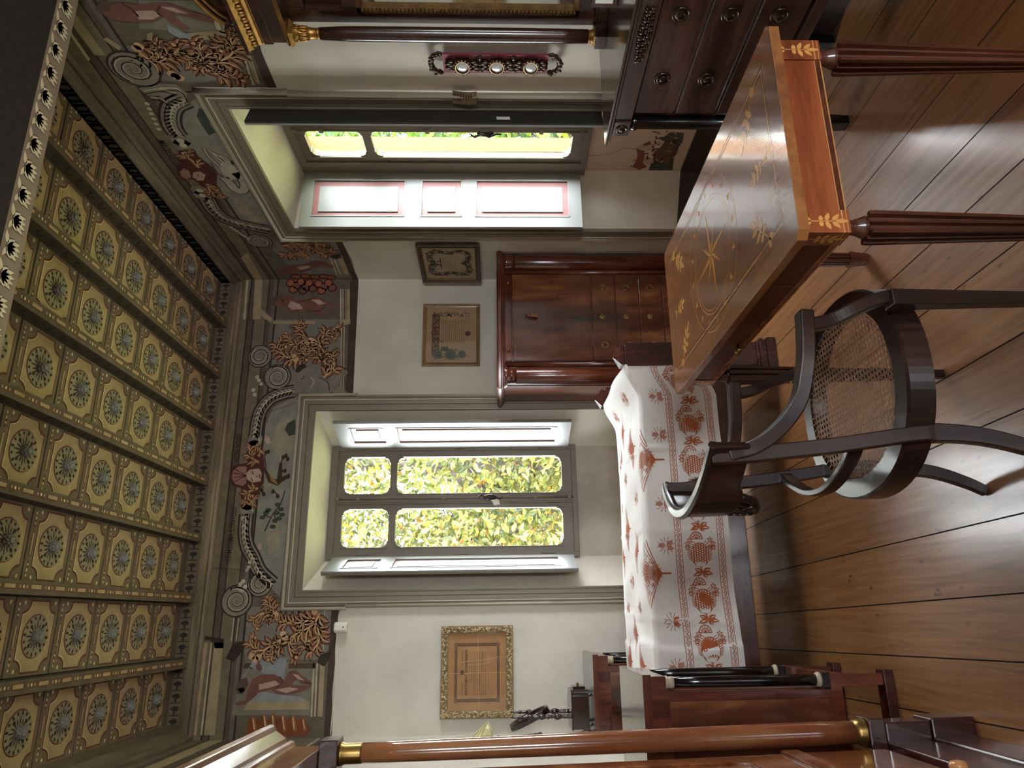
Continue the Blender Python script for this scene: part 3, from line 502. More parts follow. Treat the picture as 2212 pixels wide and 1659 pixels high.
FRW=[["P","field",1,[[2.547,3.143],[2.529,2.802],[2.514,2.588],[2.706,2.604],[2.774,2.862],[2.741,3.017],[2.627,3.067]]],["P","field",1,[[4.129,2.881],[4.193,2.493],[4.472,2.473],[4.754,2.496],[4.754,2.9],[4.342,2.976]]],["P","sky",1,[[2.845,2.87],[2.944,2.987],[3.064,3.049],[3.25,3.08],[3.454,3.088],[3.73,3.089],[3.961,3.06],[4.043,2.9],[4.129,2.881]]],["P","cloud",2,[[3.681,3.017],[3.778,2.969],[3.988,2.955],[4.1,2.902],[3.988,2.998],[3.829,3.042]]],["P","foli",3,[[2.933,2.905],[2.959,2.881],[3.062,2.899],[3.116,2.894],[3.142,2.937],[3.063,2.943],[2.993,2.94]]],["P","swan",6,[[3.377,2.971],[3.348,2.922],[3.402,2.904],[3.461,2.887],[3.519,2.912],[3.532,2.964],[3.506,2.99],[3.454,2.991]]],["S","swan",6,0.05,[[3.462,2.918],[3.518,2.902],[3.595,2.907],[3.642,2.944],[3.624,2.975],[3.568,2.982],[3.506,2.995]]],["S","dk",5,0.062,[[3.462,2.918],[3.518,2.902],[3.595,2.907],[3.642,2.944],[3.624,2.975],[3.568,2.982],[3.506,2.995]]],["S","dk",6,0.02,[[3.419,2.979],[3.308,3.006],[3.241,3.004]]],["S","swan",7,0.012,[[3.419,2.979],[3.308,3.006],[3.241,3.004]]],["S","dk",6,0.02,[[3.377,2.943],[3.308,2.969],[3.257,2.986]]],["S","swan",7,0.012,[[3.377,2.943],[3.308,2.969],[3.257,2.986]]],["S","dk",6,0.02,[[3.377,2.923],[3.328,2.94],[3.28,2.971]]],["S","swan",7,0.012,[[3.377,2.923],[3.328,2.94],[3.28,2.971]]],["S","dk",6,0.02,[[3.393,2.914],[3.336,2.918],[3.304,2.943]]],["S","swan",7,0.012,[[3.393,2.914],[3.336,2.918],[3.304,2.943]]],["S","dk",8,0.006,[[3.497,2.997],[3.462,3.015],[3.369,3.015]]],["E","dk",6,0.02,0.05,[3.368,2.872]],["E","dk",6,0.02,0.04,[3.474,2.853]],["S","dk",7,0.11,[[2.878,2.948],[2.921,3.022],[2.995,3.07],[3.072,3.094],[3.136,3.094]]],["S","dk",7,0.11,[[3.706,3.172],[3.83,3.181],[3.924,3.161],[3.988,3.099],[4.044,2.987],[4.072,2.923]]],["S","stone",8,0.085,[[2.878,2.948],[2.921,3.022],[2.995,3.07],[3.072,3.094],[3.136,3.094]]],["S","stone",8,0.085,[[3.706,3.172],[3.83,3.181],[3.924,3.161],[3.988,3.099],[4.044,2.987],[4.072,2.923]]],["S","stonel",9,0.02,[[2.878,2.948],[2.921,3.022],[2.995,3.07],[3.072,3.094],[3.136,3.094]]],["S","stonel",9,0.02,[[3.706,3.172],[3.83,3.181],[3.924,3.161],[3.988,3.099],[4.044,2.987],[4.072,2.923]]],["E","stone",9,0.05,0.05,[3.181,3.099]],["E","stonel",10,0.02,0.02,[3.181,3.099]],["E","stone",9,0.05,0.05,[3.219,3.101]],["E","stonel",10,0.02,0.02,[3.219,3.101]],["E","stone",9,0.05,0.05,[3.634,3.181]],["E","stonel",10,0.02,0.02,[3.634,3.181]],["E","stone",9,0.05,0.05,[3.682,3.184]],["E","stonel",10,0.02,0.02,[3.682,3.184]],["P","maroon",8,[[3.27,3.149],[3.242,3.101],[3.289,3.072],[3.349,3.047],[3.411,3.021],[3.475,3.02],[3.564,3.059],[3.657,3.075],[3.72,3.134],[3.658,3.153],[3.565,3.158],[3.52,3.179],[3.534,3.236],[3.464,3.24],[3.392,3.194],[3.33,3.172]]],["P","shell",9,[[3.438,3.163],[3.421,3.186],[3.455,3.221],[3.499,3.229],[3.525,3.209],[3.498,3.173]]],["P","flesh",10,[[3.455,3.144],[3.446,3.105],[3.48,3.088],[3.533,3.12],[3.534,3.156],[3.498,3.167]]],["S","maroon",11,0.006,[[3.472,3.131],[3.498,3.131]]],["S","maroon",11,0.006,[[3.507,3.156],[3.525,3.152]]],["S","maroon",11,0.006,[[3.489,3.118],[3.498,3.111]]],["A",9,0.035,0.012,1,[[3.412,3.097],[3.35,3.109],[3.309,3.129],[3.281,3.13],[3.269,3.1],[3.297,3.087]]],["A",9,0.035,0.012,-1,[[3.565,3.111],[3.643,3.123],[3.705,3.112],[3.671,3.072],[3.624,3.076]]],["V",8,0.11,2.2,1,0.035,[2.678,3.092]],["V",8,0.085,2.0,-1,0.03,[4.218,3.029]],["P","stone",7,[[2.802,3.131],[2.764,3.028],[2.769,2.945],[2.83,2.918],[2.91,2.962],[2.911,3.029],[2.848,3.055],[2.848,3.109]]],["S","stonel",9,0.008,[[2.817,3.116],[2.801,3.034],[2.831,2.972]]],["S","dk",9,0.006,[[2.836,3.117],[2.819,3.034],[2.843,2.969]]],["S","stonel",9,0.008,[[2.858,3.103],[2.87,3.054],[2.921,3.044]]],["S","dk",9,0.006,[[2.877,3.103],[2.889,3.054],[2.934,3.041]]],["S","stonel",9,0.008,[[2.795,3.031],[2.8,2.948],[2.878,2.944]]],["S","dk",9,0.006,[[2.813,3.031],[2.818,2.947],[2.891,2.941]]],["E","stonel",9,0.012,0.012,[4.044,3.147]],["E","stonel",9,0.012,0.012,[4.067,3.138]],["E","stonel",9,0.012,0.012,[4.089,3.128]],["E","stonel",9,0.012,0.012,[4.112,3.119]],["E","stonel",9,0.012,0.012,[4.136,3.109]],["E","stonel",9,0.012,0.012,[4.159,3.099]],["E","stonel",9,0.012,0.012,[4.183,3.089]],["E","stonel",9,0.012,0.012,[2.903,3.139]],["E","stonel",9,0.012,0.012,[2.939,3.145]],["E","stonel",9,0.012,0.012,[2.975,3.151]],["E","stonel",9,0.012,0.012,[3.013,3.157]],["E","stonel",9,0.012,0.012,[3.051,3.163]],["E","stonel",9,0.012,0.012,[3.09,3.169]],["A",6,0.055,0.02,1,[[2.572,3.02],[2.612,2.999],[2.626,2.955],[2.592,2.889],[2.556,2.843],[2.53,2.852]]],["A",6,0.055,0.02,-1,[[2.57,2.849],[2.61,2.826],[2.646,2.789],[2.651,2.761],[2.666,2.818]]],["A",6,0.055,0.02,1,[[2.651,2.771],[2.628,2.7],[2.594,2.637],[2.553,2.602],[2.519,2.61],[2.527,2.643],[2.562,2.66]]],["A",6,0.05,0.02,-1,[[2.679,2.761],[2.708,2.72],[2.721,2.662],[2.742,2.627]]],["A",6,0.05,0.02,1,[[2.637,2.786],[2.595,2.749],[2.542,2.758],[2.521,2.763]]],["A",6,0.05,0.015,-1,[[2.626,2.965],[2.592,2.925],[2.544,2.918],[2.523,2.928]]],["E","acl",9,0.022,0.022,[2.704,2.934]],["E","acl",9,0.022,0.022,[2.719,2.924]],["E","acl",9,0.022,0.022,[2.727,2.91]],["E","acl",9,0.022,0.022,[2.54,3.005]],["E","acl",9,0.022,0.022,[2.553,3.021]],["A",6,0.05,0.02,1,[[4.279,2.895],[4.248,2.795],[4.279,2.727],[4.373,2.673],[4.31,2.627]]],["A",6,0.05,0.02,-1,[[4.217,2.665],[4.341,2.665],[4.393,2.631],[4.31,2.58],[4.279,2.619]]],["A",6,0.045,0.02,1,[[4.374,2.954],[4.406,2.87],[4.374,2.798],[4.439,2.768]]],["P","flesh2",8,[[4.609,3.008],[4.554,2.927],[4.54,2.826],[4.485,2.732],[4.499,2.671],[4.567,2.616],[4.595,2.635],[4.553,2.701],[4.609,2.789],[4.666,2.876],[4.695,2.984],[4.68,3.046]]],["P","flesh",9,[[4.581,2.886],[4.553,2.798],[4.581,2.782],[4.623,2.865]]],["E","maroon",8,0.04,0.04,[4.724,2.925]],["E","rust",9,0.026,0.03,[4.724,2.925]],["E","maroon",8,0.04,0.04,[4.717,2.857]],["E","rust",9,0.026,0.03,[4.717,2.857]],["E","maroon",8,0.04,0.04,[4.732,2.794]],["E","rust",9,0.026,0.03,[4.732,2.794]],["E","maroon",8,0.04,0.04,[4.724,2.725]],["E","rust",9,0.026,0.03,[4.724,2.725]],["E","maroon",8,0.04,0.04,[4.739,2.678]],["E","rust",9,0.026,0.03,[4.739,2.678]],["P","pil",3,[[2.3,2.89],[2.296,2.575],[2.365,2.583],[2.442,2.573],[2.464,2.697],[2.443,2.958]]],["P","flesh2",8,[[2.325,3.022],[2.311,2.965],[2.323,2.901],[2.309,2.83],[2.312,2.767],[2.339,2.722],[2.366,2.658],[2.389,2.626],[2.409,2.629],[2.4,2.672],[2.377,2.729],[2.363,2.785],[2.411,2.762],[2.44,2.745],[2.45,2.769],[2.421,2.805],[2.378,2.829],[2.403,2.873],[2.408,2.923],[2.404,2.997],[2.396,3.049],[2.358,3.076]]],["P","hair",9,[[2.317,3.06],[2.298,3.017],[2.32,3.007],[2.353,3.035],[2.363,3.069],[2.344,3.086]]],["P","flesh",9,[[2.351,2.933],[2.346,2.856],[2.369,2.829],[2.393,2.878],[2.394,2.935]]],["P","flesh",9,[[2.327,2.819],[2.33,2.765],[2.362,2.713],[2.358,2.759]]],["S","maroon",9,0.007,[[2.378,2.829],[2.355,2.841],[2.322,2.815]]],["S","maroon",9,0.007,[[2.315,2.967],[2.342,2.938],[2.38,2.928]]],["P","tan",5,[[2.465,2.766],[2.442,2.573],[2.493,2.581],[2.506,2.792]]],["P","tan",5,[[2.472,2.938],[2.462,2.91],[2.513,2.933],[2.508,2.954]]],["P","drape",6,[[2.417,2.831],[2.441,2.804],[2.478,2.761],[2.529,2.792],[2.491,2.815],[2.461,2.841]]],["P","tanl",5,[[2.296,2.622],[2.296,2.601],[2.443,2.615],[2.453,2.635]]],["P","tanl",5,[[2.296,2.59],[2.296,2.579],[2.438,2.59],[2.443,2.604]]],["P","tan",5,[[2.296,2.566],[2.295,2.538],[2.442,2.549],[2.452,2.576]]],["S","tanl",5,0.01,[[2.453,2.627],[2.5,2.57],[2.706,2.583],[2.771,2.588]]],["S","tan",5,0.014,[[2.448,2.594],[2.487,2.549],[2.759,2.569]]],["S","tanl",5,0.008,[[2.447,2.563],[2.492,2.539],[2.765,2.56]]],["P","umber",3,[[2.363,2.459],[2.676,2.5],[2.77,2.485],[2.77,2.532],[2.676,2.532],[2.436,2.512],[2.294,2.492],[2.294,2.46]]],["P","umber",3,[[4.205,2.486],[4.777,2.487],[4.777,2.521],[4.205,2.523]]],["P","tanl",5,[[4.452,2.622],[4.452,2.613],[4.695,2.621],[4.695,2.631]]],["P","tanl",5,[[4.452,2.597],[4.452,2.587],[4.695,2.595],[4.695,2.605]]],["P","tan",5,[[4.452,2.565],[4.452,2.533],[4.695,2.538],[4.695,2.571]]],["P","dk",5,[[4.425,2.616],[4.38,2.53],[4.445,2.544],[4.472,2.588]]],["P","tan",5,[[2.319,3.193],[2.374,3.178],[2.596,3.176],[2.596,3.223],[2.408,3.225]]],["P","tanl",5,[[2.399,3.262],[2.394,3.248],[2.624,3.256],[2.63,3.271]]],["P","tan",5,[[2.501,3.138],[2.495,3.116],[2.546,3.083],[2.568,3.102],[2.536,3.122]]],["P","tan",5,[[4.374,3.157],[4.783,3.184],[4.783,3.241],[4.439,3.226]]],["T","GRATIAM",0.055,[3.785,3.216],[3.598,3.219],6],["T","REFERENDAM",0.055,[3.413,3.218],[3.163,3.219],6]]
FN=[["P","tree",1,[[3.566,0.453],[3.531,0.515],[3.526,0.468],[3.481,0.439],[3.485,0.358],[3.555,0.347],[3.627,0.356],[3.745,0.359],[3.851,0.341],[3.853,0.494],[3.784,0.494],[3.702,0.49]]],["P","wallp",2,[[3.621,0.613],[3.597,0.581],[3.566,0.541],[3.597,0.512],[3.644,0.499],[3.66,0.552]]],["P","roof",3,[[3.592,0.582],[3.561,0.542],[3.592,0.534],[3.608,0.566]]],["P","roof",3,[[3.629,0.613],[3.66,0.556],[3.719,0.548],[3.779,0.546],[3.813,0.512],[3.85,0.557],[3.808,0.598],[3.703,0.591]]],["P","wallp",4,[[3.724,0.543],[3.724,0.492],[3.768,0.48],[3.785,0.501],[3.779,0.539]]],["P","hay",2,[[3.665,0.498],[3.565,0.433],[3.596,0.38],[3.745,0.379],[3.778,0.385],[3.762,0.478]]],["P","roof",5,[[3.741,0.618],[3.738,0.615],[3.752,0.586],[3.76,0.586]]],["P","roof",5,[[3.811,0.623],[3.802,0.618],[3.816,0.574],[3.825,0.583]]],["S","crack",1,0.004,[[3.708,0.906],[3.7,0.827],[3.683,0.762],[3.661,0.719],[3.635,0.696],[3.627,0.671],[3.637,0.636],[3.637,0.611]]]]
# ------------------------------------------------------------------ room shell
YB, XR, XL, YN, HC = 4.78, 2.40, -0.68, -2.4, 3.45
fB = lambda a, d, z: (a, YB + d, z)        # back wall: along x, d outward
fR = lambda a, d, z: (XR + d, a, z)        # right wall: along y, d outward

def mbox(mb, f, a0, a1, d0, d1, z0, z1, m=0):
    vs = [f(a, d, z) for z in (z0, z1) for d in (d0, d1) for a in (a0, a1)]
    mb.add(vs, [(0, 2, 3, 1), (4, 5, 7, 6), (0, 1, 5, 4), (2, 6, 7, 3), (0, 4, 6, 2), (1, 3, 7, 5)], m)

def mprism(mb, f, poly, d0, d1, m=0):      # polygon in (a, z), extruded in depth
    n = len(poly)
    vs = [f(a, d0, z) for a, z in poly] + [f(a, d1, z) for a, z in poly]
    fs = [tuple(range(n)), tuple(range(n, 2 * n))[::-1]]
    fs += [(i, (i + 1) % n, n + (i + 1) % n, n + i) for i in range(n)]
    mb.add(vs, fs, m)

OCHRE = plaster('ochre_render', '#6e4a26', var=0.12)
# opening on the wall (a0,a1,top), casement (c0,c1,bottom,top), depth
WIN = {'B': (fB, 0.19, 1.388, 2.725, 0.405, 1.195, 0.90, 2.655, 0.30),
       'R': (fR, 2.917, 4.058, 2.755, 2.955, 3.855, 0.905, 2.66, 0.30)}

def wall_with_niche(name, key, lo, hi, parapet):
    f, a0, a1, zt, c0, c1, zs, zt2, D = WIN[key]
    mb = MB()
    q = lambda pts, m: mb.add([f(*p) for p in pts], [(0, 1, 2, 3)], m)
    rect = lambda A0, A1, Z0, Z1, d, m: q([(A0, d, Z0), (A1, d, Z0), (A1, d, Z1), (A0, d, Z1)], m)
    rect(lo, a0, 0, HC + .02, 0, 0); rect(a1, hi, 0, HC + .02, 0, 0); rect(a0, a1, zt, HC + .02, 0, 0)
    q([(a0, 0, 0), (c0, D, 0), (c0, D, zt2), (a0, 0, zt)], 1)
    q([(a1, 0, 0), (c1, D, 0), (c1, D, zt2), (a1, 0, zt)], 1)
    q([(a0, 0, zt), (a1, 0, zt), (c1, D, zt2), (c0, D, zt2)], 1)
    rect(c0, c1, 0, zs, D, 2)
    E_ = D + 0.24                                 # outer reveal through the thick wall
    q([(c0, D, zs), (c0, E_, zs), (c0, E_, zt2), (c0, D, zt2)], 3)
    q([(c1, D, zs), (c1, E_, zs), (c1, E_, zt2), (c1, D, zt2)], 3)
    q([(c0, D, zt2), (c1, D, zt2), (c1, E_, zt2), (c0, E_, zt2)], 3)
    q([(c0, D, zs), (c1, D, zs), (c1, E_, zs - .03), (c0, E_, zs - .03)], 3)
    o = mb.build(name, [WALL, NICHE, parapet, OCHRE], kind='structure')
    return o
wall_back = wall_with_niche('wall_back', 'B', XL, XR, OLDNICHE)
wall_right = wall_with_niche('wall_right', 'R', YN, YB, PAINTNICHE)
MB().add([(XL, YN, 0), (XL, YB, 0), (XL, YB, HC + .02), (XL, YN, HC + .02)], [(0, 1, 2, 3)]).build('wall_left', WALL, kind='structure')
# wall behind the viewer, with the opening of another window that lights the near half of the room
mb = MB()
for x0, x1, z0, z1 in ((XL, .50, 0, HC + .02), (1.10, XR, 0, HC + .02), (.50, 1.10, 2.20, HC + .02), (.50, 1.10, 0, 1.0)):
    mb.add([(x0, YN, z0), (x1, YN, z0), (x1, YN, z1), (x0, YN, z1)], [(0, 1, 2, 3)])
mb.build('wall_near', WALL, kind='structure')

# floor of wide old boards
edges = [-.68, -.5, -.34, -.161, .021, .23, .502, .70, .947, 1.15, 1.345, 1.59, 1.89, 2.13, 2.40, 2.60, 2.75]
mb = MB()
for i in range(len(edges) - 1):
    x0, x1 = edges[i] + .0022, edges[i + 1] - .0022
    cuts = [YN] + sorted(random.uniform(-1.2, 1.2) for _ in range(1)) + [5.10]
    for j in range(len(cuts) - 1):
        y0, y1 = cuts[j] + .0015, cuts[j + 1] - .0015
        sk = lambda x, y: x - .022 * (y - 3.0) if -.6 < x < 2.2 else x
        mb.add([(sk(x0, y0), y0, 0), (sk(x1, y0), y0, 0), (sk(x1, y1), y1, 0), (sk(x0, y1), y1, 0)], [(0, 1, 2, 3)])
JOINT = plain('board_joint_dirt', '#15100c', 0.9)
mb.add([(XL, YN, -.004), (2.8, YN, -.004), (2.8, 5.12, -.004), (XL, 5.12, -.004)], [(0, 1, 2, 3)], 1)
floor = mb.build('floor', [FLOORM, JOINT], weld=False, kind='structure')

# skirtings
def skirting(name, f, key, lo, hi):
    _, a0, a1, zt, c0, c1, zs, zt2, D = WIN[key]
    mb = MB()
    mbox(mb, f, lo, a0 - .13, -.012, 0, 0, .29); mbox(mb, f, a1 + .13, hi, -.012, 0, 0, .29)
    for (p, q) in (((a0, 0), (c0, D)), ((a1, 0), (c1, D))):
        s = .012 if p[0] == a0 else -.012
        vs = [f(p[0], p[1], 0), f(q[0], q[1], 0), f(q[0], q[1], .29), f(p[0], p[1], .29)]
        vs += [f(p[0] + s, p[1], 0), f(q[0] + s, q[1], 0), f(q[0] + s, q[1], .29), f(p[0] + s, p[1], .29)]
        mb.add(vs, [(0, 1, 2, 3), (4, 5, 6, 7), (3, 2, 6, 7), (0, 4, 7, 3), (1, 5, 6, 2)])
    mbox(mb, f, c0, c1, D - .012, D, 0, .29)
    mb.build(name, DARKBOARD, kind='structure')
skirting('baseboard_back', fB, 'B', XL, XR)
skirting('baseboard_right', fR, 'R', YN, YB)
MB().box(XL, XL + .012, YN, YB, 0, .29).build('baseboard_left', DARKBOARD, kind='structure')

# architraves around the two window recesses
def architrave(name, key):
    f, a0, a1, zt = WIN[key][:4]
    mb = MB()
    bands = [(0, .010, .022, 1), (.010, .042, .016, 0), (.042, .046, .010, 3), (.046, .076, .018, 0), (.076, .080, .024, 4),
             (.080, .098, .016, 0), (.098, .104, .012, 3)]
    def U(w0, w1, d, m, top=None, zlo=0.0):
        # left leg, right leg, head
        mbox(mb, f, a0 - w1, a0 - w0, -d, 0, zlo, zt + w0, m)
        mbox(mb, f, a1 + w0, a1 + w1, -d, 0, zlo, zt + w0, m)
        mbox(mb, f, a0 - w1, a1 + w1, -d, 0, zt + w0, zt + w1, m)
    for w0, w1, d, m in bands: U(w0, w1, d, m)
    # outer bead: steps outwards above the springing
    def bead(w0, w1, zlo, zhi, head):
        prof = [(w0, 0)] + [((w0 + w1) / 2 - (w1 - w0) / 2 * cos(PI * k / 6), .012 + .022 * sin(PI * k / 6)) for k in range(7)] + [(w1, 0)]
        for s, a in ((-1, a0), (1, a1)):
            n = len(prof)
            vs = [f(a + s * w, -d, zlo) for w, d in prof] + [f(a + s * w, -d, zhi + (w if head else 0)) for w, d in prof]
            mb.add(vs, [(i, (i + 1) % n, n + (i + 1) % n, n + i) for i in range(n)] + [tuple(range(n)), tuple(range(n, 2 * n))], 2, True)
        if head:
            n = len(prof)
            vs = [f(a0 - w, -d, zt + w) for w, d in prof] + [f(a1 + w, -d, zt + w) for w, d in prof]
            mb.add(vs, [(i, (i + 1) % n, n + (i + 1) % n, n + i) for i in range(n)], 2, True)
    zj = 2.44
    bead(.104, .126, zj, zt, True); bead(.092, .114, 0, zj, False)
    mbox(mb, f, a0 - .106, a0 - .09, -.02, 0, zj - .004, zj + .004, 2); mbox(mb, f, a1 + .09, a1 + .106, -.02, 0, zj - .004, zj + .004, 2)
    mb.build(name, [TAUPE, TAUPE, TAUPE_L, REDLINE, CREAMLINE], kind='structure')
architrave('trim_1', 'B'); architrave('trim_2', 'R')

# ------------------------------------------------------------------ windows
def casement(win, key):
    f, a0, a1, zt, c0, c1, zs, zt2, D = WIN[key]
    mb = MB()
    d0, d1 = D - .035, D + .03
    jw = .03 if key == 'B' else .112
    mbox(mb, f, c0 - .005, c0 + jw, d0, d1, zs, zt2); mbox(mb, f, c1 - jw, c1 + .005, d0, d1, zs, zt2)
    mbox(mb, f, c0 + jw, c1 - jw, d0, d1, zs, zs + .035); mbox(mb, f, c0 + jw, c1 - jw, d0, d1, zt2 - .045, zt2)
    mb.build('window_frame', SASH, win, bevel=.003)
    mid = (c0 + c1) / 2
    zb, ztp = zs + .03, zt2 - .04
    for s0, s1 in ((c0 + jw - .006, mid - .002), (mid + .002, c1 - jw + .006)):
        sash = MB()
        pa0, pa1 = s0 + .052, s1 - .05
        zl0, zl1, zu0, zu1 = zb + .075, 2.19, 2.235, ztp - .05
        e0, e1 = D - .022, D + .018
        mbox(sash, f, s0, pa0, e0, e1, zb, ztp); mbox(sash, f, pa1, s1, e0, e1, zb, ztp)
        for q0, q1 in ((zb, zl0), (zl1, zu0), (zu1, ztp)): mbox(sash, f, pa0, pa1, e0, e1, q0, q1)
        r = .044
        for (q0, q1) in ((zl0, zl1), (zu0, zu1)):       # notched corners of the glazing
            for (pa, sx) in ((pa0, 1), (pa1, -1)):
                for (pz, sz) in ((q0, 1), (q1, -1)):
                    pts = [(0, 0), (r, 0), (r, .008)] + [(r - .004 - (r - .012) * sin(k * PI / 8), .008 + (r - .012) * (1 - cos(k * PI / 8))) for k in range(1, 5)] + [(0.008, r), (0, r)]
                    mprism(sash, f, [(pa + sx * a, pz + sz * z) for a, z in pts], e0, e1)
        # raised sticking round the glass
        for (q0, q1) in ((zl0, zl1), (zu0, zu1)):
            mbox(sash, f, pa0 - .006, pa0, e0 - .006, e0, q0, q1); mbox(sash, f, pa1, pa1 + .006, e0 - .006, e0, q0, q1)
        sh = sash.build('casement', SASH, win, bevel=.002)
        for (q0, q1) in ((zl0, zl1), (zu0, zu1)):
            g = MB(); g.add([f(pa0, D, q0), f(pa1, D, q0), f(pa1, D, q1), f(pa0, D, q1)], [(0, 1, 2, 3)])
            g.build('pane', GLASS, sh)
    # meeting stile and its bolt
    ms = MB(); mbox(ms, f, mid - .022, mid + .022, D - .036, D - .02, zb, ztp)
    mbox(ms, f, mid - .010, mid + .010, D - .044, D - .036, zb, ztp)
    ms.build('meeting_stile', SASH, win, bevel=.004)
    bolt = MB()
    p = f(mid + .012, D - .052, 0)
    bolt.tube([f(mid + .016, D - .052, zb), f(mid + .016, D - .052, ztp)], .005)
    for z in (zb + .03, 1.2, 2.45, ztp - .02, 1.85): mbox(bolt, f, mid + .004, mid + .028, D - .06, D - .036, z - .012, z + .012)
    b = bolt.build('espagnolette_rod', SASH, win)
    hd = MB()
    zc = 1.52
    hd.ell(f(mid + .016, D - .064, zc), (.022, .014, .05) if key == 'B' else (.014, .022, .05))
    hd.tube([f(mid + .016, D - .07, zc + .09), f(mid + .03, D - .078, zc + .06), f(mid + .002, D - .078, zc + .02), f(mid + .03, D - .078, zc - .02),
             f(mid + .002, D - .078, zc - .06), f(mid + .016, D - .07, zc - .09)], [.004, .007, .006, .006, .007, .004])
    hd.build('handle', IRON, b)
    hg = MB()
    for a in (c0 + jw - .008, c1 - jw + .008):
        for z in (1.12, 1.72, 2.4):
            hg.tube([f(a, D - .03, z - .05), f(a, D - .03, z + .05)], .007)
    hg.build('hinges', SASH, win)

def shutter(win, P, Q, z0, z1, front, panels, u0, u1, face_mat, back_mat, name='shutter', th=.026):
    """leaf standing between plan points P (hinge) and Q; front = +1/-1 side that carries the panels"""
    P, Q = Vector(P), Vector(Q)
    t = (Q - P); L = t.length; t.normalize(); nrm = Vector((-t.y, t.x)) * front
    def pt(u, h, z):
        p = P + t * u + nrm * h
        return (p.x, p.y, z)
    mb = MB()
    def bx(ua, ub, ha, hb, za, zb, m):
        vs = [pt(u, h, z) for z in (za, zb) for h in (ha, hb) for u in (ua, ub)]
        mb.add(vs, [(0, 2, 3, 1), (4, 5, 7, 6), (0, 1, 5, 4), (2, 6, 7, 3), (0, 4, 6, 2), (1, 3, 7, 5)], m)
    bx(0, L, -th, -.010, z0, z1, 1)
    if panels:
        bx(0, u0, -.010, 0, z0, z1, 0); bx(u1, L, -.010, 0, z0, z1, 0)
        zz = [z0] + [z for p in panels for z in p] + [z1]
        for k in range(0, len(zz), 2): bx(u0, u1, -.010, 0, zz[k], zz[k + 1], 0)
    else:
        bx(0, L, -.010, 0, z0, z1, 0)
    leaf = mb.build(name, [face_mat, back_mat], win)
    for (za, zb) in panels:
        mb = MB()
        bx(u0 + .0, u1 - .0, -.0102, -.007, za, zb, 0)
        w = .008
        for a in ((u0, u0 + w, za, zb), (u1 - w, u1, za, zb), (u0, u1, za, za + w), (u0, u1, zb - w, zb)): bx(a[0], a[1], -.007, .003, a[2], a[3], 1)
        g = .05
        bx(u0 + g, u1 - g * .75, -.007, .0, za + g * .85, zb - g * .85, 1)
        mb.build('panel', [PINK, face_mat], leaf, bevel=.001)
    return leaf

w1 = empty('window_1', (0.8, YB + .3, 0.9), 'back window of two casements between open pale shutters, tree outside', 'window', kind='structure')
casement(w1, 'B')
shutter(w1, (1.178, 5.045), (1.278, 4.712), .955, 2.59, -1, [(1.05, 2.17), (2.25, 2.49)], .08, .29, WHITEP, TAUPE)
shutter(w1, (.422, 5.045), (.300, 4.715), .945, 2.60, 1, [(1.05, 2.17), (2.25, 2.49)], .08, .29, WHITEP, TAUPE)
w2 = empty('window_2', (XR + .3, 3.48, 0.9), 'right window with one pink panelled shutter folded back, ochre reveal outside', 'window', kind='structure')
casement(w2, 'R')
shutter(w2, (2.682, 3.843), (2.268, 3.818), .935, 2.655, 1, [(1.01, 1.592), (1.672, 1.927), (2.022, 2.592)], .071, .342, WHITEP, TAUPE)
dk = shutter(w2, (2.682, 3.080), (2.268, 2.893), .935, 2.655, -1, [], 0, 0, WHITEP, SHADESH, th=.020)
t = Vector((2.268 - 2.682, 2.893 - 3.080)).normalized(); nn = Vector((-t.y, t.x))
mb = MB()
pts = []
for u, z in ((.395, 1.455), (.425, 1.452), (.425, 1.388), (.395, 1.39)):
    p = Vector((2.682, 3.080)) + t * u + nn * .0212
    pts.append((p.x, p.y, z))
mb.add(pts, [(0, 1, 2, 3)]).build('paper_sticker', PAPERW, dk)
# tag hanging from the bolt of the back window
mb = MB(); mb.add([(.795, 5.01, 1.515), (.802, 5.008, 1.462), (.764, 5.012, 1.452), (.758, 5.014, 1.492)], [(0, 1, 2, 3)])
mb.tube([(.815, 5.02, 1.55), (.80, 5.012, 1.53), (.79, 5.011, 1.508)], .001, 5)
mb.add([(.795, 5.0106, 1.515), (.802, 5.0086, 1.462), (.764, 5.0126, 1.452), (.758, 5.0146, 1.492)], [(3, 2, 1, 0)])
tag(mb.build('paper_tag', PAPERW), 'small white paper tag hanging from the handle of the back window', 'tag')
# ------------------------------------------------------------------ painted frieze on the walls
def acanthus(p, l, w0, w1, side, pts):
    path = catmull([(a, b, 0) for a, b in pts], 7)
    L = len(path)
    seg = sum((path[i + 1] - path[i]).length for i in range(L - 1))
    nl = max(4, int(seg / .042))
    for mat, dl, kw, kl, g in (('acd', 0, 1.3, 1.10, 0), ('ac', 1, 1.0, 1.0, 0), ('acl', 2, .34, .92, 1), ('acd', 3, .10, .85, 2)):
        for k in range(nl):
            i = int((k + .3) / nl * (L - 2)); t = (path[i + 1] - path[i]); a = math.atan2(t.y, t.x)
            w = w0 + (w1 - w0) * i / L
            for sd in ((side, -side) if k % 2 else (side,)):
                for da, s_ in ((.35, 1.0), (.85, .8)):
                    q = (path[i].x - g * .004 * sin(a), path[i].y + g * .004 * cos(a))
                    p.leaf(q, a + sd * da, (w * 1.75 + .018) * kl * s_, (w * .62 + .006) * kw, FR[mat], l + dl, bend=sd * 1.0)
        if dl < 3:
            p.stroke([(q.x, q.y) for q in path], [(w0 + (w1 - w0) * i / L) * (.8 if dl < 2 else .22) * (kw if dl < 2 else 1) for i in range(L)], FR[mat], l + dl)
    e = path[-1]
    p.disc((e.x, e.y), w1 * 1.1, w1 * 1.1, FR['ac'], l + 2, 10); p.disc((e.x, e.y), w1 * .5, w1 * .5, FR['acl'], l + 3, 8)

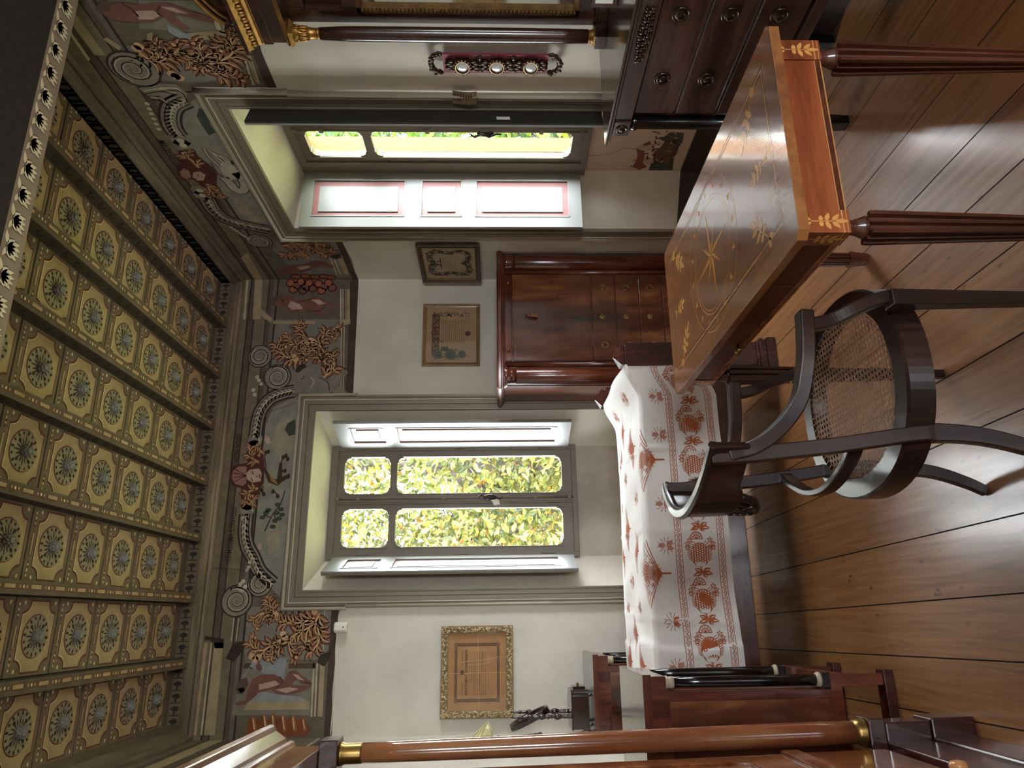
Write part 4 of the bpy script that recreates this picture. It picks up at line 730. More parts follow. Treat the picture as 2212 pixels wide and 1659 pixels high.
def frieze(name, data, fn, a0, a1, flip, cuts):
    p = Paint(fn, step=.0005, base=.001)
    for (q0, q1, zb) in cuts: p.rect(q0, q1, zb, 3.312, FR['ground'], 0)
    zs = [(3.268, 3.312, 'band1'), (3.258, 3.268, 'lineb'), (3.222, 3.258, 'band3'), (3.214, 3.222, 'lineb'), (3.135, 3.214, 'band1'),
          (3.128, 3.135, 'lineb'), (3.10, 3.128, 'band3'), (3.075, 3.10, 'band4'), (3.062, 3.075, 'lineb')]
    for z0, z1, c in zs: p.rect(a0, a1, z0, z1, FR[c], 2)
    for s in data:
        k = s[0]
        if k == 'P': p.poly(s[3], FR[s[1]], s[2])
        elif k == 'S':
            pts = s[4]
            if len(pts) > 2: pts = [(q.x, q.y) for q in catmull([(a, b, 0) for a, b in pts], 6)]
            p.stroke(pts, s[3], FR[s[1]], s[2])
            if s[1] == 'stone' and s[3] > .05:          # carved ribs on the painted frame
                n = len(pts)
                for off, c, w in ((-.34, 'dk', .006), (-.12, 'dk', .005), (.12, 'stonel', .006), (.30, 'dk', .006)):
                    q = []
                    for i in range(n):
                        a, b = Vector(pts[max(i - 1, 0)]), Vector(pts[min(i + 1, n - 1)])
                        t = (b - a).normalized()
                        q.append((pts[i][0] - t.y * off * s[3], pts[i][1] + t.x * off * s[3]))
                    p.stroke(q, w, FR[c], s[2] + 1)
                for i in range(1, n - 1, 2):
                    a, b = Vector(pts[i - 1]), Vector(pts[i + 1]); t = (b - a)
                    p.leaf(pts[i], math.atan2(t.y, t.x) + .6, s[3] * .55, .014, FR['dk'], s[2] + 1, bend=.4); p.leaf(pts[i], math.atan2(t.y, t.x) - .6, s[3] * .5, .010, FR['stonel'], s[2] + 2, bend=-.4)
        elif k == 'E': p.disc(s[5], s[3], s[4], FR[s[1]], s[2], 12)
        elif k == 'A': acanthus(p, s[1], s[2], s[3], s[4], s[5])
        elif k == 'V':
            _, l, r, turns, d, w, c = s
            p.disc(c, r * 1.02, r * 1.02, FR['dk'], l - 1, 22); p.disc(c, r * .93, r * .93, FR['stone'], l, 22)
            p.spiral(c, r * .85, turns, d, .6, w * .45, FR['dk'], l + 1); p.spiral(c, r * .78, turns, d, .5, w * .2, FR['stonel'], l + 2)
        elif k == 'T':
            a, b = Vector(s[3]), Vector(s[4]); d = b - a
            me_w = len(s[1]) * s[2] * .66
            p.text(s[1], a, s[2], FR['lineb'], s[5], d, squeeze=d.length / me_w, bold=.012)
    return p
CUT = WIN
pB = frieze('f', FB, lambda u, v, h: (u, YB - h, v), XL, XR, False,
            [(XL, .19 - .09, 2.487), (1.388 + .09, XR, 2.487), (.10, 1.48, 2.80)])
pB.rect(XL, .08, 2.487, 2.53, FR['umber'], 2); pB.rect(1.50, XR, 2.487, 2.53, FR['umber'], 2)
pB.build('trim_3', kind='structure')
pR = frieze('f', FRW, lambda u, v, h: (XR - h, u, v), YN, YB, True,
            [(YN, 2.917 - .09, 2.487), (4.058 + .09, YB, 2.487), (2.82, 4.15, 2.83)])
pR.rect(YN, 2.80, 2.487, 2.53, FR['umber'], 2); pR.rect(4.17, YB, 2.487, 2.53, FR['umber'], 2)
pR.build('trim_4', kind='structure')
# left wall carries only the plain bands (it is seen at a glancing angle)
pL = Paint(lambda u, v, h: (XL + h, u, v), base=.001)
pL.rect(YN, YB, 2.487, 3.312, FR['ground'], 0)
for z0, z1, c in ((3.258, 3.312, 'band1'), (3.214, 3.258, 'band3'), (3.128, 3.214, 'tan'), (3.05, 3.128, 'band3'), (2.487, 2.53, 'umber'), (2.55, 2.56, 'tanl')):
    pL.rect(YN, YB, z0, z1, FR[c], 1)
for k in range(16): pL.leaf((YN + .3 + .42 * k, 2.75), .7 if k % 2 else 2.2, .3, .12, FR['stone'], 2, bend=.6)
pL.build('trim_5', kind='structure')
# farmhouse painted on the parapet under the right window
pN = Paint(lambda u, v, h: (XR + .30 - h, u, v), step=.0005, base=.001)
NC = dict(roof=plain('fresco_roof', '#7d4238', .9), wallp=plain('fresco_house', '#c3a688', .9), tree=plain('fresco_tree', '#4a4a3e', .9), hay=plain('fresco_hedge', '#6e5039', .9),
          crack=plain('plaster_crack', '#6a5a4c', .9))
for s in FN:
    if s[0] == 'P': pN.poly(s[3], NC[s[1]], s[2])
    else: pN.stroke(s[4], s[3], NC[s[1]], s[2])
random.seed(3)
for k in range(70):
    pN.leaf((random.uniform(3.47, 3.78), random.uniform(.37, .53)), random.uniform(0, 6), random.uniform(.02, .05), .012, NC[('tree', 'hay', 'wallp', 'roof')[k % 4]], 6)
pN.build('painted_scene', wall_right)

# ------------------------------------------------------------------ ceiling
TONE = (.80, 1.22)
CG = dict(board=plain('ceiling_board', '#6f5a43', .8, var=.2, scale=12), gold=plain('ceiling_gold_paint', '#9c8055', .7, var=.15, scale=12),
          red=plain('ceiling_red_shade', '#5e2e1c', .85), pale=plain('ceiling_highlight', '#cdb27c', .8), disc=plain('ceiling_rosette_ground', '#85755a', .85, var=.15),
          dark=plain('ceiling_dark_line', '#2d251f', .9), grey=plain('rosette_boss_silver', '#77746f', .45, metal=.3, var=.3, scale=60),
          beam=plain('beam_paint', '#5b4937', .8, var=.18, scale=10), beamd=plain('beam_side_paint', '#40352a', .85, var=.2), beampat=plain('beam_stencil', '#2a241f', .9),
          wood=wood('cornice_wood', '#4d3d2b', '#705a3f', '#8e7654', 'x', .6, 0, scale=5, bumpy=.2), woody=wood('cornice_wood_long', '#463828', '#65523a', '#82694a', 'y', .6, 0, scale=5, bumpy=.2),
          arch=plain('cross_beam_paint', '#2b2221', .9, var=.25, scale=30), archl=plain('cross_beam_border', '#86725d', .85, var=.12), palm=plain('palmette_paint', '#d2bd98', .85, var=.12))
TONE = (1.0, 1.0)
ceiling = MB().add([(XL, YN, HC + .02), (XR, YN, HC + .02), (XR, YB, HC + .02), (XL, YB, HC + .02)], [(0, 1, 2, 3)]).build('ceiling', CG['beamd'], kind='structure')
BX = [-.636, -.262, .121, .493, .856, 1.236, 1.604, 1.98, 2.34]
BWD = .055
# one coffer panel, then copies
def panel_mesh(W, PV):
    p = Paint(lambda u, v, h: (u, v, -h), step=.0006, base=0.0)
    hw, hv = W / 2, PV / 2
    p.mb.box(-hw, hw, -hv + .003, hv - .003, .0, .012, p.mi(CG['board']))
    p.rect(-hw, hw, -hv + .004, -hv + .007, CG['dark'], 1)
    v0 = -hv + .03
    for k in range(3): p.disc((-hw * .82 + .022 * k, v0), .006, .0045, CG['pale'], 2, 8); p.disc((hw * .82 - .022 * k, v0), .006, .0045, CG['pale'], 2, 8)
    p.rect(-.05, .05, v0 - .008, v0 + .008, CG['red'], 2); p.rect(-.046, .046, v0 - .004, v0 + .006, CG['gold'], 3)
    for k in range(2): p.disc((-.075 - .02 * k, v0), .007, .005, CG['red'], 2, 8); p.disc((.075 + .02 * k, v0), .007, .005, CG['red'], 2, 8)
    c = .018
    a, b, r = min(.142, hw - .012), .110, .052
    def octo(a, b, r):
        pts = []
        for sx, sy in ((1, 1), (-1, 1), (-1, -1), (1, -1)):
            arc = [(sx * (a - r * cos(t)), sy * (b - r * sin(t))) for t in [k * PI / 2 / 6 for k in range(7)]]
            if sx * sy < 0: arc = arc[::-1]
            pts += arc[::-1]
        return [(x, y + c) for x, y in pts]
    o = octo(a, b, r)
    p.poly(octo(a + .007, b + .006, r - .002), CG['red'], 1); p.poly(o, CG['gold'], 2)
    h = len(o)
    p.stroke([q for q in o if q[1] < c + .002 ][:20], .004, CG['pale'], 3)
    for sx in (-1, 1):
        for sy in (-1, 1): p.disc((sx * (hw - .022), c + sy * (hv - .047)), .009, .007, CG['pale'], 2, 8)
    p.disc((0, c - .004), .092, .090, CG['red'], 3, 24); p.disc((0, c), .087, .086, CG['disc'], 4, 24)
    for k in range(16):
        t = 2 * PI * k / 16
        p.leaf((.028 * cos(t), c + .028 * sin(t)), t, .030 if k % 2 else .042, .007, CG['dark'], 5)
        p.disc((.076 * cos(t + .1), c + .076 * sin(t + .1)), .008 if k % 2 else .011, .006, CG['dark'], 5, 7, rot=t)
        if k % 4 == 2: p.disc((.055 * cos(t), c + .055 * sin(t)), .009, .009, CG['dark'], 6, 8)
    o = p.build('coffer_panel')
    bb = MB()
    prof = [(.027, 0), (.026, -.008), (.021, -.018), (.012, -.027), (.0, -.031)]
    bb.lathe(prof, (0, c, -.003), n=14)
    for lv, (rr, zz) in enumerate(((.026, -.006), (.022, -.016), (.013, -.025))):
        for k in range(9): bb.ell((rr * cos(k * .7 + lv * .35), c + rr * sin(k * .7 + lv * .35), zz - .004), (.006, .006, .005), 6, 4)
    b = bb.build('boss', CG['grey'], o)
    return o
PV = .305
proto = None
for i in range(8):
    x0, x1 = BX[i] + BWD, BX[i + 1]
    for k in range(8):
        y = 4.51 - PV * k - .018
        if proto is None:
            proto = panel_mesh(x1 - x0, PV); o = proto
        else:
            o = copy_tree(proto)
        o.parent = ceiling; o.location = ((x0 + x1) / 2, y, HC)
# beams
for i, x0 in enumerate(BX):
    p = Paint(lambda u, v, h: (u, v, 3.37 - h), step=.0006, base=.0006)
    xa, xb = (x0, x0 + BWD) if 0 < i < 8 else ((XL, x0 + BWD) if i == 0 else (x0 - .01, XR))
    p.mb.box(xa, xb, 2.2, 4.70, 3.37, HC + .01, p.mi(CG['beam']))
    if 0 < i < 8:
        for sx, xx in ((-1, xa), (1, xb)):
            q = Paint(lambda u, v, h, sx=sx, xx=xx: (xx + sx * h, u, v), base=.0006)
            q.rect(2.2, 4.7, 3.374, HC, CG['beamd'], 0)
            for k in range(26):
                q.leaf((2.25 + .095 * k, 3.385), .9, .055, .02, CG['beampat'], 1); q.leaf((2.29 + .095 * k, 3.44), -.9, .05, .016, CG['beampat'], 1)
            for mt in q.mats: p.mi(mt)
            p.mb.add(q.mb.v, [], 0)
            o0 = len(p.mb.v) - len(q.mb.v)
            for f_, m_ in zip(q.mb.f, q.mb.m):
                p.mb.f.append(tuple(a + o0 for a in f_)); p.mb.m.append(p.mi(q.mats[m_])); p.mb.sm.append(False)
        xc = x0 + .030
        y = 4.64
        while y > 2.3:
            p.rect(xc - .012, xc + .012, y - .078, y, CG['red'], 1); p.rect(xc - .007, xc + .009, y - .072, y - .006, CG['gold'], 2)
            for k in range(3):
                p.disc((xc, y - .098 - .022 * k), .013, .008, CG['red'], 1, 8); p.disc((xc + .001, y - .098 - .022 * k), .008, .0055, CG['pale'] if k % 2 else CG['gold'], 2, 8)
            y -= .166
    p.build('beam', ceiling)
# stencilled upright band behind the beam ends, and the flat strip to the first coffers
p = Paint(lambda u, v, h: (u, 4.70 - h, v), base=.0006)
p.mb.box(XL, XR, 4.70, YB, 3.372, HC + .01, p.mi(CG['beam']))
p.mb.box(XL, XR, 4.63, 4.70, HC - .004, HC + .012, p.mi(CG['beam']))
for k in range(44):
    x = XL + .05 + .07 * k
    p.leaf((x, 3.385), 1.57, .055, .03, CG['beampat'], 1); p.rect(x + .03, x + .036, 3.382, 3.442, CG['beampat'], 1); p.leaf((x + .033, 3.41), .2, .03, .012, CG['beampat'], 1)
p.build('stencilled_band', ceiling)
p = Paint(lambda u, v, h: (2.33 - h, u, v), base=.0006)
p.mb.box(2.33, XR, 2.2, 4.70, 3.372, HC + .01, p.mi(CG['board']))
for k in range(34):
    y = 2.3 + .07 * k
    p.leaf((y, 3.385), 1.57, .055, .03, CG['beampat'], 1); p.rect(y + .03, y + .036, 3.382, 3.442, CG['beampat'], 1)
p.build('stencilled_band', ceiling)
# wooden cornice
prof = [(0, 3.310), (.022, 3.312), (.032, 3.318), (.036, 3.328), (.030, 3.337), (.040, 3.340), (.044, 3.345), (.080, 3.366), (.080, 3.374), (0, 3.374)]
mb = MB()
mb.prism([(YB - d, z) for d, z in prof], 'x', XL, XR)
mb.build('trim_6', CG['wood'], kind='structure')
MB().prism([(XR - d, z) for d, z in prof], 'y', YN, YB).build('trim_7', CG['woody'], kind='structure')
MB().prism([(XL + d, z) for d, z in prof], 'y', YN, YB).build('trim_8', CG['woody'], kind='structure')
# deep cross beam over the viewer with a painted palmette border on its underside
p = Paint(lambda u, v, h: (u, v, 3.10 - h), step=.0006, base=.0006)
p.mb.box(XL, XR, 1.55, 2.262, 3.10, HC + .02, p.mi(CG['arch']))
p.rect(XL, XR, 2.155, 2.262, CG['archl'], 0)
for k in range(30):
    x = XL + .03 + .104 * k
    for da in (-1.15, -.65, -.2, .25, .7, 1.2):
        p.leaf((x, 2.180), PI / 2 + da, .049 if abs(da) > 1 else .070, .027, CG['dark'], 1, bend=-.5 * da)
        p.leaf((x, 2.182), PI / 2 + da, .046 if abs(da) > 1 else .066, .022, CG['palm'], 2, bend=-.5 * da)
    p.leaf((x + .006, 2.182), -.35, .05, .018, CG['palm'], 2); p.leaf((x - .006, 2.182), PI + .35, .04, .016, CG['palm'], 2)
p.build('cross_beam', ceiling)
# ------------------------------------------------------------------ bed, spread, bedside cabinets
bed = empty('day_bed', (0.35, 3.86, 0), 'dark mahogany day bed with block posts in front of the back window', 'bed')
def bedpost(x0, x1, y0, y1):
    p = MB()
    p.box(x0, x1, y0, y1, .10, .785)
    p.frus((x0 + .008, x1 - .008, y0 + .008, y1 - .008), .785, (x0 + .016, x1 - .016, y0 + .012, y1 - .012), .797)
    p.box(x0 + .010, x1 - .010, y0 + .008, y1 - .008, .797, .815)
    xm, ym = (x0 + x1) / 2, (y0 + y1) / 2
    p.frus((x0 + .010, x1 - .010, y0 + .008, y1 - .008), .815, (xm - .006, xm + .006, ym - .006, ym + .006), .852)
    for k, (z0, z1, e) in enumerate(((.0, .048, .020), (.048, .066, .012), (.066, .085, .016), (.085, .10, .006))):
        p.box(x0 - e, x1 + e, y0 - e, y1 + e, z0, z1)
    p.build('post', BEDZ, bed, bevel=.003)
for xs in ((1.235, 1.365),):
    for ys in ((3.445, 3.535), (4.205, 4.295)): bedpost(*xs, *ys)
MB().box(1.275, 1.325, 3.53, 4.21, .16, .73).build('footboard', BEDZ, bed, bevel=.004)
MB().box(-.64, -.60, 3.53, 4.21, .16, .78).build('headboard', BEDZ, bed, bevel=.004)
for x0, y0, y1 in ((-.66, 3.480, 3.508), (-.19, 4.225, 4.252)):
    MB().box(x0, 1.238, y0, y1, .244, .46).build('side_rail', BEDW, bed, bevel=.004)
mb = MB(); mb.box(-.55, 1.23, 3.50, 4.20, .40, .715)
mb.build('mattress', LINEN, bed, bevel=.05, seg=4)

def sstep(a, b, t):
    t = max(0, min(1, (t - a) / (b - a)))
    return t * t * (3 - 2 * t)
def ztop(x): return .742 + .062 * sstep(1.06, 1.225, x) + .004 * sin(5 * x)
def spread_pt(x, v, h=0.0):
    """x along the bed, v across: > 0 down the front drop, < 0 over the top"""
    r = .022
    yf = 3.452 + .003 * sin(9 * x)
    crease = sum(.005 * math.exp(-((x + .05 * v - c) / .007) ** 2) for c in (.80, .395, -.02))
    h = h + crease + .009 * sstep(.125, .14, -x - .02 * sin(9 * v))
    z0 = ztop(x)
    if v > r * .57:
        d = v - r * .57
        sway = (.008 * sin(7 * x + .6) + .005 * sin(15 * x)) * min(1, d / .3) - .016 * d
        return (x, yf - h + sway, z0 - r - d)
    if v < -r * .57 - .0:
        d = -v - r * .57
        w = .72
        if d < w: return (x, yf + r + d, z0 + h + .006 * sin(12 * d + 4 * x) + .010 * sin(PI * d / w) + .004 * sin(30 * x) * sin(9 * d))
        d2 = d - w
        return (x, yf + r + w + .004 + h, z0 - d2)
    a = (v + r * .57) / (2 * r * .57) * PI / 2
    return (x, yf + r - (r + h) * sin(a), z0 - r + (r + h) * cos(a))
HEM = .395
sp = Paint(lambda u, v, h: spread_pt(u, v, h), step=.0006, base=.0012)
ci = sp.mi(CLOTH)
vs_ = [-.90 + .016 * k for k in range(56)] + [-.012, -.006, 0, .006, .012] + [.016 * k for k in range(1, 24)] + [HEM]
vs_ = sorted(set(round(v, 4) for v in vs_))
X0, X1, NX = -.50, 1.243, 110
vv = [spread_pt(X0 + (X1 - X0) * i / NX, v) for v in vs_ for i in range(NX + 1)]
sp.mb.add(vv, [(j * (NX + 1) + i, j * (NX + 1) + i + 1, (j + 1) * (NX + 1) + i + 1, (j + 1) * (NX + 1) + i) for j in range(len(vs_) - 1) for i in range(NX)], ci, True)
def band(v0, v1):
    n = 90
    for v in (v0, v1): sp.stroke([(X0 + (X1 - X0) * i / n, v) for i in range(n + 1)], .0032, PRINT, 0)
    x = X0 + .01
    vm = (v0 + v1) / 2
    while x < X1 - .01:
        sp.ring((x, vm - .004), .0105, .012, .0035, PRINT, 0, 9, 0, PI)
        sp.ring((x, vm - .004), .0042, .0042, .0028, PRINT, 1, 8)
        x += .0245
band(.130, .160); band(.335, .365)
def cone(c, r, up, fan=True):
    """small pine cones with needles"""
    for da in (-.55, .55, PI - .0):
        a = up + da
        e = (c[0] + r * .62 * cos(a), c[1] + r * .62 * sin(a))
        sp.disc(e, r * .52, r * .36, PRINT, 0, 12, rot=a)
        for i in range(-2, 3):
            for j in range(-1, 2):
                sp.disc((e[0] + r * .17 * i * cos(a) - r * .2 * j * sin(a), e[1] + r * .17 * i * sin(a) + r * .2 * j * cos(a)), r * .055, r * .055, CLOTH, 1, 5)
    for k in range(12):
        a = up + 2 * PI * k / 12 + .2
        sp.stroke([(c[0] + r * .5 * cos(a), c[1] + r * .5 * sin(a)), (c[0] + r * 1.3 * cos(a + .15), c[1] + r * 1.3 * sin(a + .15))], .0028, PRINT, 0)
def branch(c, s, d=-1):
    """fan of long needles over a cone; stem towards the hem when d = -1"""
    sp.stroke([(c[0], c[1] - d * .30 * s), (c[0], c[1] - d * .12 * s)], .010 * s / .3, PRINT, 0)
    for k in range(17):
        t = (k - 8) / 8
        a = 1.25 * t
        pts = []
        for q in range(7):
            w = q / 6
            pts.append((c[0] + s * (.46 * sin(a) * w + .16 * sin(a) * w * w), c[1] - d * .14 * s + d * s * (.50 * cos(a * .8) * w * (1.1 - .35 * w) + .03 * w)))
        sp.stroke(pts, .0034, PRINT, 0)
    e = (c[0], c[1] + d * .16 * s)
    for i in range(-4, 5):
        for j in range(-5, 6):
            if (i / 4.5) ** 2 + (j / 5.5) ** 2 < 1: sp.ring((e[0] + s * .034 * i + (.017 * s if j % 2 else 0), e[1] + s * .034 * j), s * .014, s * .014, .0026, PRINT, 1, 6)
    for k in range(22):
        a = 2 * PI * k / 22
        sp.stroke([(e[0] + s * .19 * cos(a), e[1] + s * .22 * sin(a)), (e[0] + s * .27 * cos(a + .1), e[1] + s * .31 * sin(a + .1))], .0028, PRINT, 0)
for x in (1.02, .47, -.08): cone((x + .05, .085), .033, PI / 2); cone((x - .15, .085), .033, PI / 2)
for x in (.74, .19): branch((x, .02), .27)
for r_, v in enumerate((-.20, -.40, -.58)):
    for k in range(7):
        x = 1.12 - .27 * k + (.135 if r_ % 2 else 0)
        if x < -.3 or x > 1.15: continue
        if k % 2: branch((x, v), .20)
        else: cone((x, v), .034, PI / 2)
def thistle(x0_, c0_):
    s_ = 1.12
    class Q:
        pass
    q_ = Q(); tr = lambda p: (x0_ + s_ * p[0], c0_ + s_ * p[1])
    q_.disc = lambda c, rx, ry, m, l, n=16, rot=0.0: sp.disc(tr(c), rx * s_, ry * s_, m, l, n, rot)
    q_.poly = lambda pts, m, l: sp.poly([tr(p) for p in pts], m, l)
    q_.leaf = lambda p, a, ln, wd, m, l: sp.leaf(tr(p), a, ln * s_, wd * s_, m, l)
    q_.stroke = lambda pts, w, m, l: sp.stroke([tr(p) for p in pts], w * s_, m, l)
    q_.ring = lambda c, rx, ry, w, m, l, n=24, a0=0.0, a1=2 * PI: sp.ring(tr(c), rx * s_, ry * s_, w * s_, m, l, n, a0, a1)
    x = c = 0.0
    q_.disc((x, c), .052, .040, PRINT, 0, 20)
    for i in range(-5, 6):
        for j in range(-3, 4):
            ex, ey = i * .0092 + (.0046 if j % 2 else 0), j * .0105
            if -.6 < ex / .052 and (ex / .048) ** 2 + (ey / .036) ** 2 < 1:
                q_.poly([(x + ex - .003, c + ey - .0037), (x + ex + .0042, c + ey), (x + ex - .003, c + ey + .0037)], CLOTH, 1)
    for k in range(-3, 4): q_.leaf((x - .050, c + .003 * k), k * .22, .026, .0075, CLOTH, 1)
    for k in range(11):
        for sd in (-1, 1):
            t = -.028 + .0075 * k
            w = .040 * math.sqrt(max(0, 1 - (t / .054) ** 2))
            q_.stroke([(x + t, c + sd * w * .9), (x + t + .010, c + sd * (w + .013))], .003, PRINT, 0)
    q_.ring((x + .066, c - .012), .030, .026, .004, PRINT, 0, 14, -PI / 2, PI / 2); q_.ring((x + .066, c - .012), .018, .016, .003, PRINT, 0, 10, -PI / 2, PI / 2)
    for k in range(7):
        a = -PI / 2 + PI * k / 6
        q_.stroke([(x + .066, c - .012), (x + .066 + .03 * cos(a), c - .012 + .027 * sin(a))], .0028, PRINT, 0)
    q_.stroke([(x - .05, c), (x - .070, c + .006), (x - .088, c + .012)], .005, PRINT, 0)
    for a, ln in ((1.75, .045), (-1.9, .048), (2.5, .030), (-1.2, .04), (1.1, .038)):
        q_.leaf((x - .072, c + .008), a, ln, .020, PRINT, 0); q_.leaf((x - .072 + .012 * cos(a), c + .008 + .012 * sin(a)), a, ln * .6, .004, CLOTH, 1)
    for k in range(7):
        f = (x + .02 + .016 * (k % 3) + .01, c + (.046 if k < 4 else -.052) + .012 * (k % 2))
        q_.ring(f, .0068, .0068, .0034, PRINT, 0, 8); q_.disc(f, .002, .002, PRINT, 1, 5)
        for q in range(5): q_.disc((f[0] + .0105 * cos(q * 1.26), f[1] + .0105 * sin(q * 1.26)), .0028, .0028, PRINT, 0, 5)
    for k in range(26): q_.disc((x + random.uniform(-.1, .1), c + random.choice((-1, 1)) * random.uniform(.048, .066)), .0014, .0014, PRINT, 0, 4)
x = 1.13
while x > -.40:
    thistle(x, .245); x -= .214
tag(sp.build('bedspread'), 'white cotton bedspread printed with rust thistles and pine branches, draped over the day bed', 'bedspread')

# bedside cabinets
NTOP = plain('cabinet_top_painted_sheen', '#8d867a', 0.14, coat=0.6, var=.14, scale=7)  # wooden top painted pale grey for the window and wall it reflects
NLIGHT = plain('worn_column_ring', '#b5a68c', 0.4, var=.2)
ns = empty('nightstand', (-.435, 3.0, 0), 'mahogany bedside cabinet with black columns, on the near side of the bed', 'nightstand', 'pair of bedside cabinets')
Y0, Y1 = 2.775, 3.245
mb = MB(); mb.box(-.665, -.205, 2.745, 3.275, .905, .935, 0); mb.add([(-.663, 2.747, .9352), (-.207, 2.747, .9352), (-.207, 3.273, .9352), (-.663, 3.273, .9352)], [(0, 1, 2, 3)], 1)
mb.build('top', [MAHOX, NTOP], ns)
mb = MB()
mb.box(-.665, -.268, Y0, Y1, .205, .846); mb.box(-.665, -.213, Y0 - .006, Y1 + .006, .846, .905); mb.box(-.665, -.213, Y0 - .004, Y1 + .004, .195, .238)
mb.box(-.665, -.60, Y0 - .003, Y0, .238, .846); mb.box(-.30, -.268, Y0 - .003, Y0, .238, .846)
mb.build('carcass', MAHO, ns, bevel=.002)
mb = MB(); mb.box(-.60, -.30, Y0 - .0015, Y0 - .0005, .25, .835); mb.build('side_panel', FLAME, ns)
d = MB().box(-.268, -.256, Y0 + .05, Y1 - .05, .25, .83).build('door', FLAME, ns, bevel=.003)
MB().ell((-.25, Y0 + .08, .56), (.012, .012, .012)).build('knob', BRASS, d)
for y in (Y0 + .017, Y1 - .017):
    c = MB(); c.lathe([(.0205, .283), (.0205, .50), (.0195, .70), (.018, .832)], (-.236, y, 0), n=16)
    col_ = c.build('column', EBONY, ns)
    r_ = MB(); r_.lathe([(.0215, .814), (.0215, .828), (.0195, .832), (.0235, .838), (.0235, .846)], (-.236, y, 0), n=16)
    r_.build('column_ring', NLIGHT, col_); r_ = MB(); r_.lathe([(.027, .268), (.027, .276), (.022, .285)], (-.236, y, 0), n=16)
    r_.build('column_ring', NLIGHT, col_)
    MB().box(-.263, -.210, y - .026, y + .026, .238, .268).build('column_base', EBONY, col_, bevel=.002)
for y0, y1 in ((Y0, Y0 + .045), (Y1 - .045, Y1)):
    for x0, x1 in ((-.66, -.61), (-.262, -.215)):
        MB().frus((x0 + .004, x1 - .004, y0 + .003, y1 - .003), .036, (x0, x1, y0, y1), .195).build('leg', MAHO, ns, bevel=.002)
    MB().box(-.665, -.205, y0 - .008, y1 + .008, 0, .036).build('foot_runner', WARDD, ns, bevel=.003)
ns2 = copy_tree(ns)
ns2.location.y += 1.488
ns2['label'] = 'mahogany bedside cabinet carrying the oval toilet mirror, between bed and back wall'

# oval toilet mirror standing on the far cabinet
DKW = plain('dark_turned_wood', '#2a1914', 0.16, coat=.6, var=.25, scale=20)
tm = empty('toilet_mirror', (-.49, 4.43, .936), 'small dark oval toilet mirror tilted on turned posts over a drawer box', 'mirror')
zb = .936
mb = MB()
n = 8
pl = [(-.60, 4.315), (-.43, 4.315)] + [(-.43 + .035 * sin(k * PI / 2 / n), 4.35 - .035 * cos(k * PI / 2 / n)) for k in range(1, n + 1)] + [(-.395, 4.51)] + \
     [(-.43 + .035 * cos(k * PI / 2 / n), 4.51 + .035 * sin(k * PI / 2 / n)) for k in range(1, n + 1)] + [(-.60, 4.545)]
mb.prism(pl, 'z', zb + .024, zb + .112)
pl2 = [(-.435 + (x + .435) * 1.03, 4.43 + (y - 4.43) * 1.03) for x, y in pl]
mb.prism(pl2, 'z', zb + .112, zb + .120); mb.prism(pl2, 'z', zb + .020, zb + .028)
mb.build('box', DKW, tm, bevel=.002)
dr = MB().box(-.397, -.380, 4.36, 4.50, zb + .034, zb + .104).build('drawer', DKW, tm, bevel=.003)
MB().ell((-.372, 4.43, zb + .07), (.010, .008, .008)).build('knob', BRASS, dr)
for x in (-.575, -.42):
    for y in (4.335, 4.525):
        MB().lathe([(.006, 0), (.012, .004), (.008, .008), (.015, .013), (.008, .018), (.012, .022)], (x, y, zb), n=10).build('foot', DKW, tm)
prof = [(.012, .12), (.014, .126), (.010, .132), (.014, .138), (.010, .144), (.014, .150), (.010, .156), (.013, .162), (.009, .170), (.015, .185), (.019, .200), (.014, .215),
        (.008, .225), (.013, .232), (.008, .240), (.015, .250), (.008, .262), (.012, .272), (.017, .288), (.012, .302), (.007, .312), (.013, .322), (.007, .330), (.012, .342),
        (.015, .352), (.012, .362), (.008, .372), (.010, .384), (.007, .394), (.011, .402), (.008, .412), (.006, .425), (.008, .440), (.004, .456), (.0, .462)]
for y in (4.315, 4.545): MB().lathe(prof, (-.53, y, zb), n=12).build('post', DKW, tm)
cx, cy, cz, tl = -.548, 4.43, 1.288, .44
def ov(a, ra, rb, h):    # ellipse point on the tilted mirror, a = angle, h = thickness towards the front
    uy, uz = rb * cos(a), ra * sin(a)
    return (cx - uz * sin(tl) + h * cos(tl), cy + uy, cz + uz * cos(tl) + h * sin(tl))
mb = MB(); prof = [(0, -.018), (.0, .012), (-.006, .018), (-.016, .014), (-.022, .004), (-.022, -.018)]
nn_ = 36
vs = [ov(2 * PI * k / nn_, .122 + d, .098 + d, h) for k in range(nn_) for d, h in prof]
m_ = len(prof)
mb.add(vs, [(k * m_ + j, k * m_ + (j + 1) % m_, ((k + 1) % nn_) * m_ + (j + 1) % m_, ((k + 1) % nn_) * m_ + j) for k in range(nn_) for j in range(m_)], 0, True)
fr_ = mb.build('mirror_frame', DKW, tm)
mb = MB(); mb.add([ov(2 * PI * k / nn_, .103, .079, .002) for k in range(nn_)], [tuple(range(nn_))]); mb.build('glass', MIRROR, fr_)
mb = MB(); mb.add([ov(2 * PI * k / nn_, .104, .08, -.016) for k in range(nn_)], [tuple(range(nn_))]); mb.build('back_board', DKW, fr_)

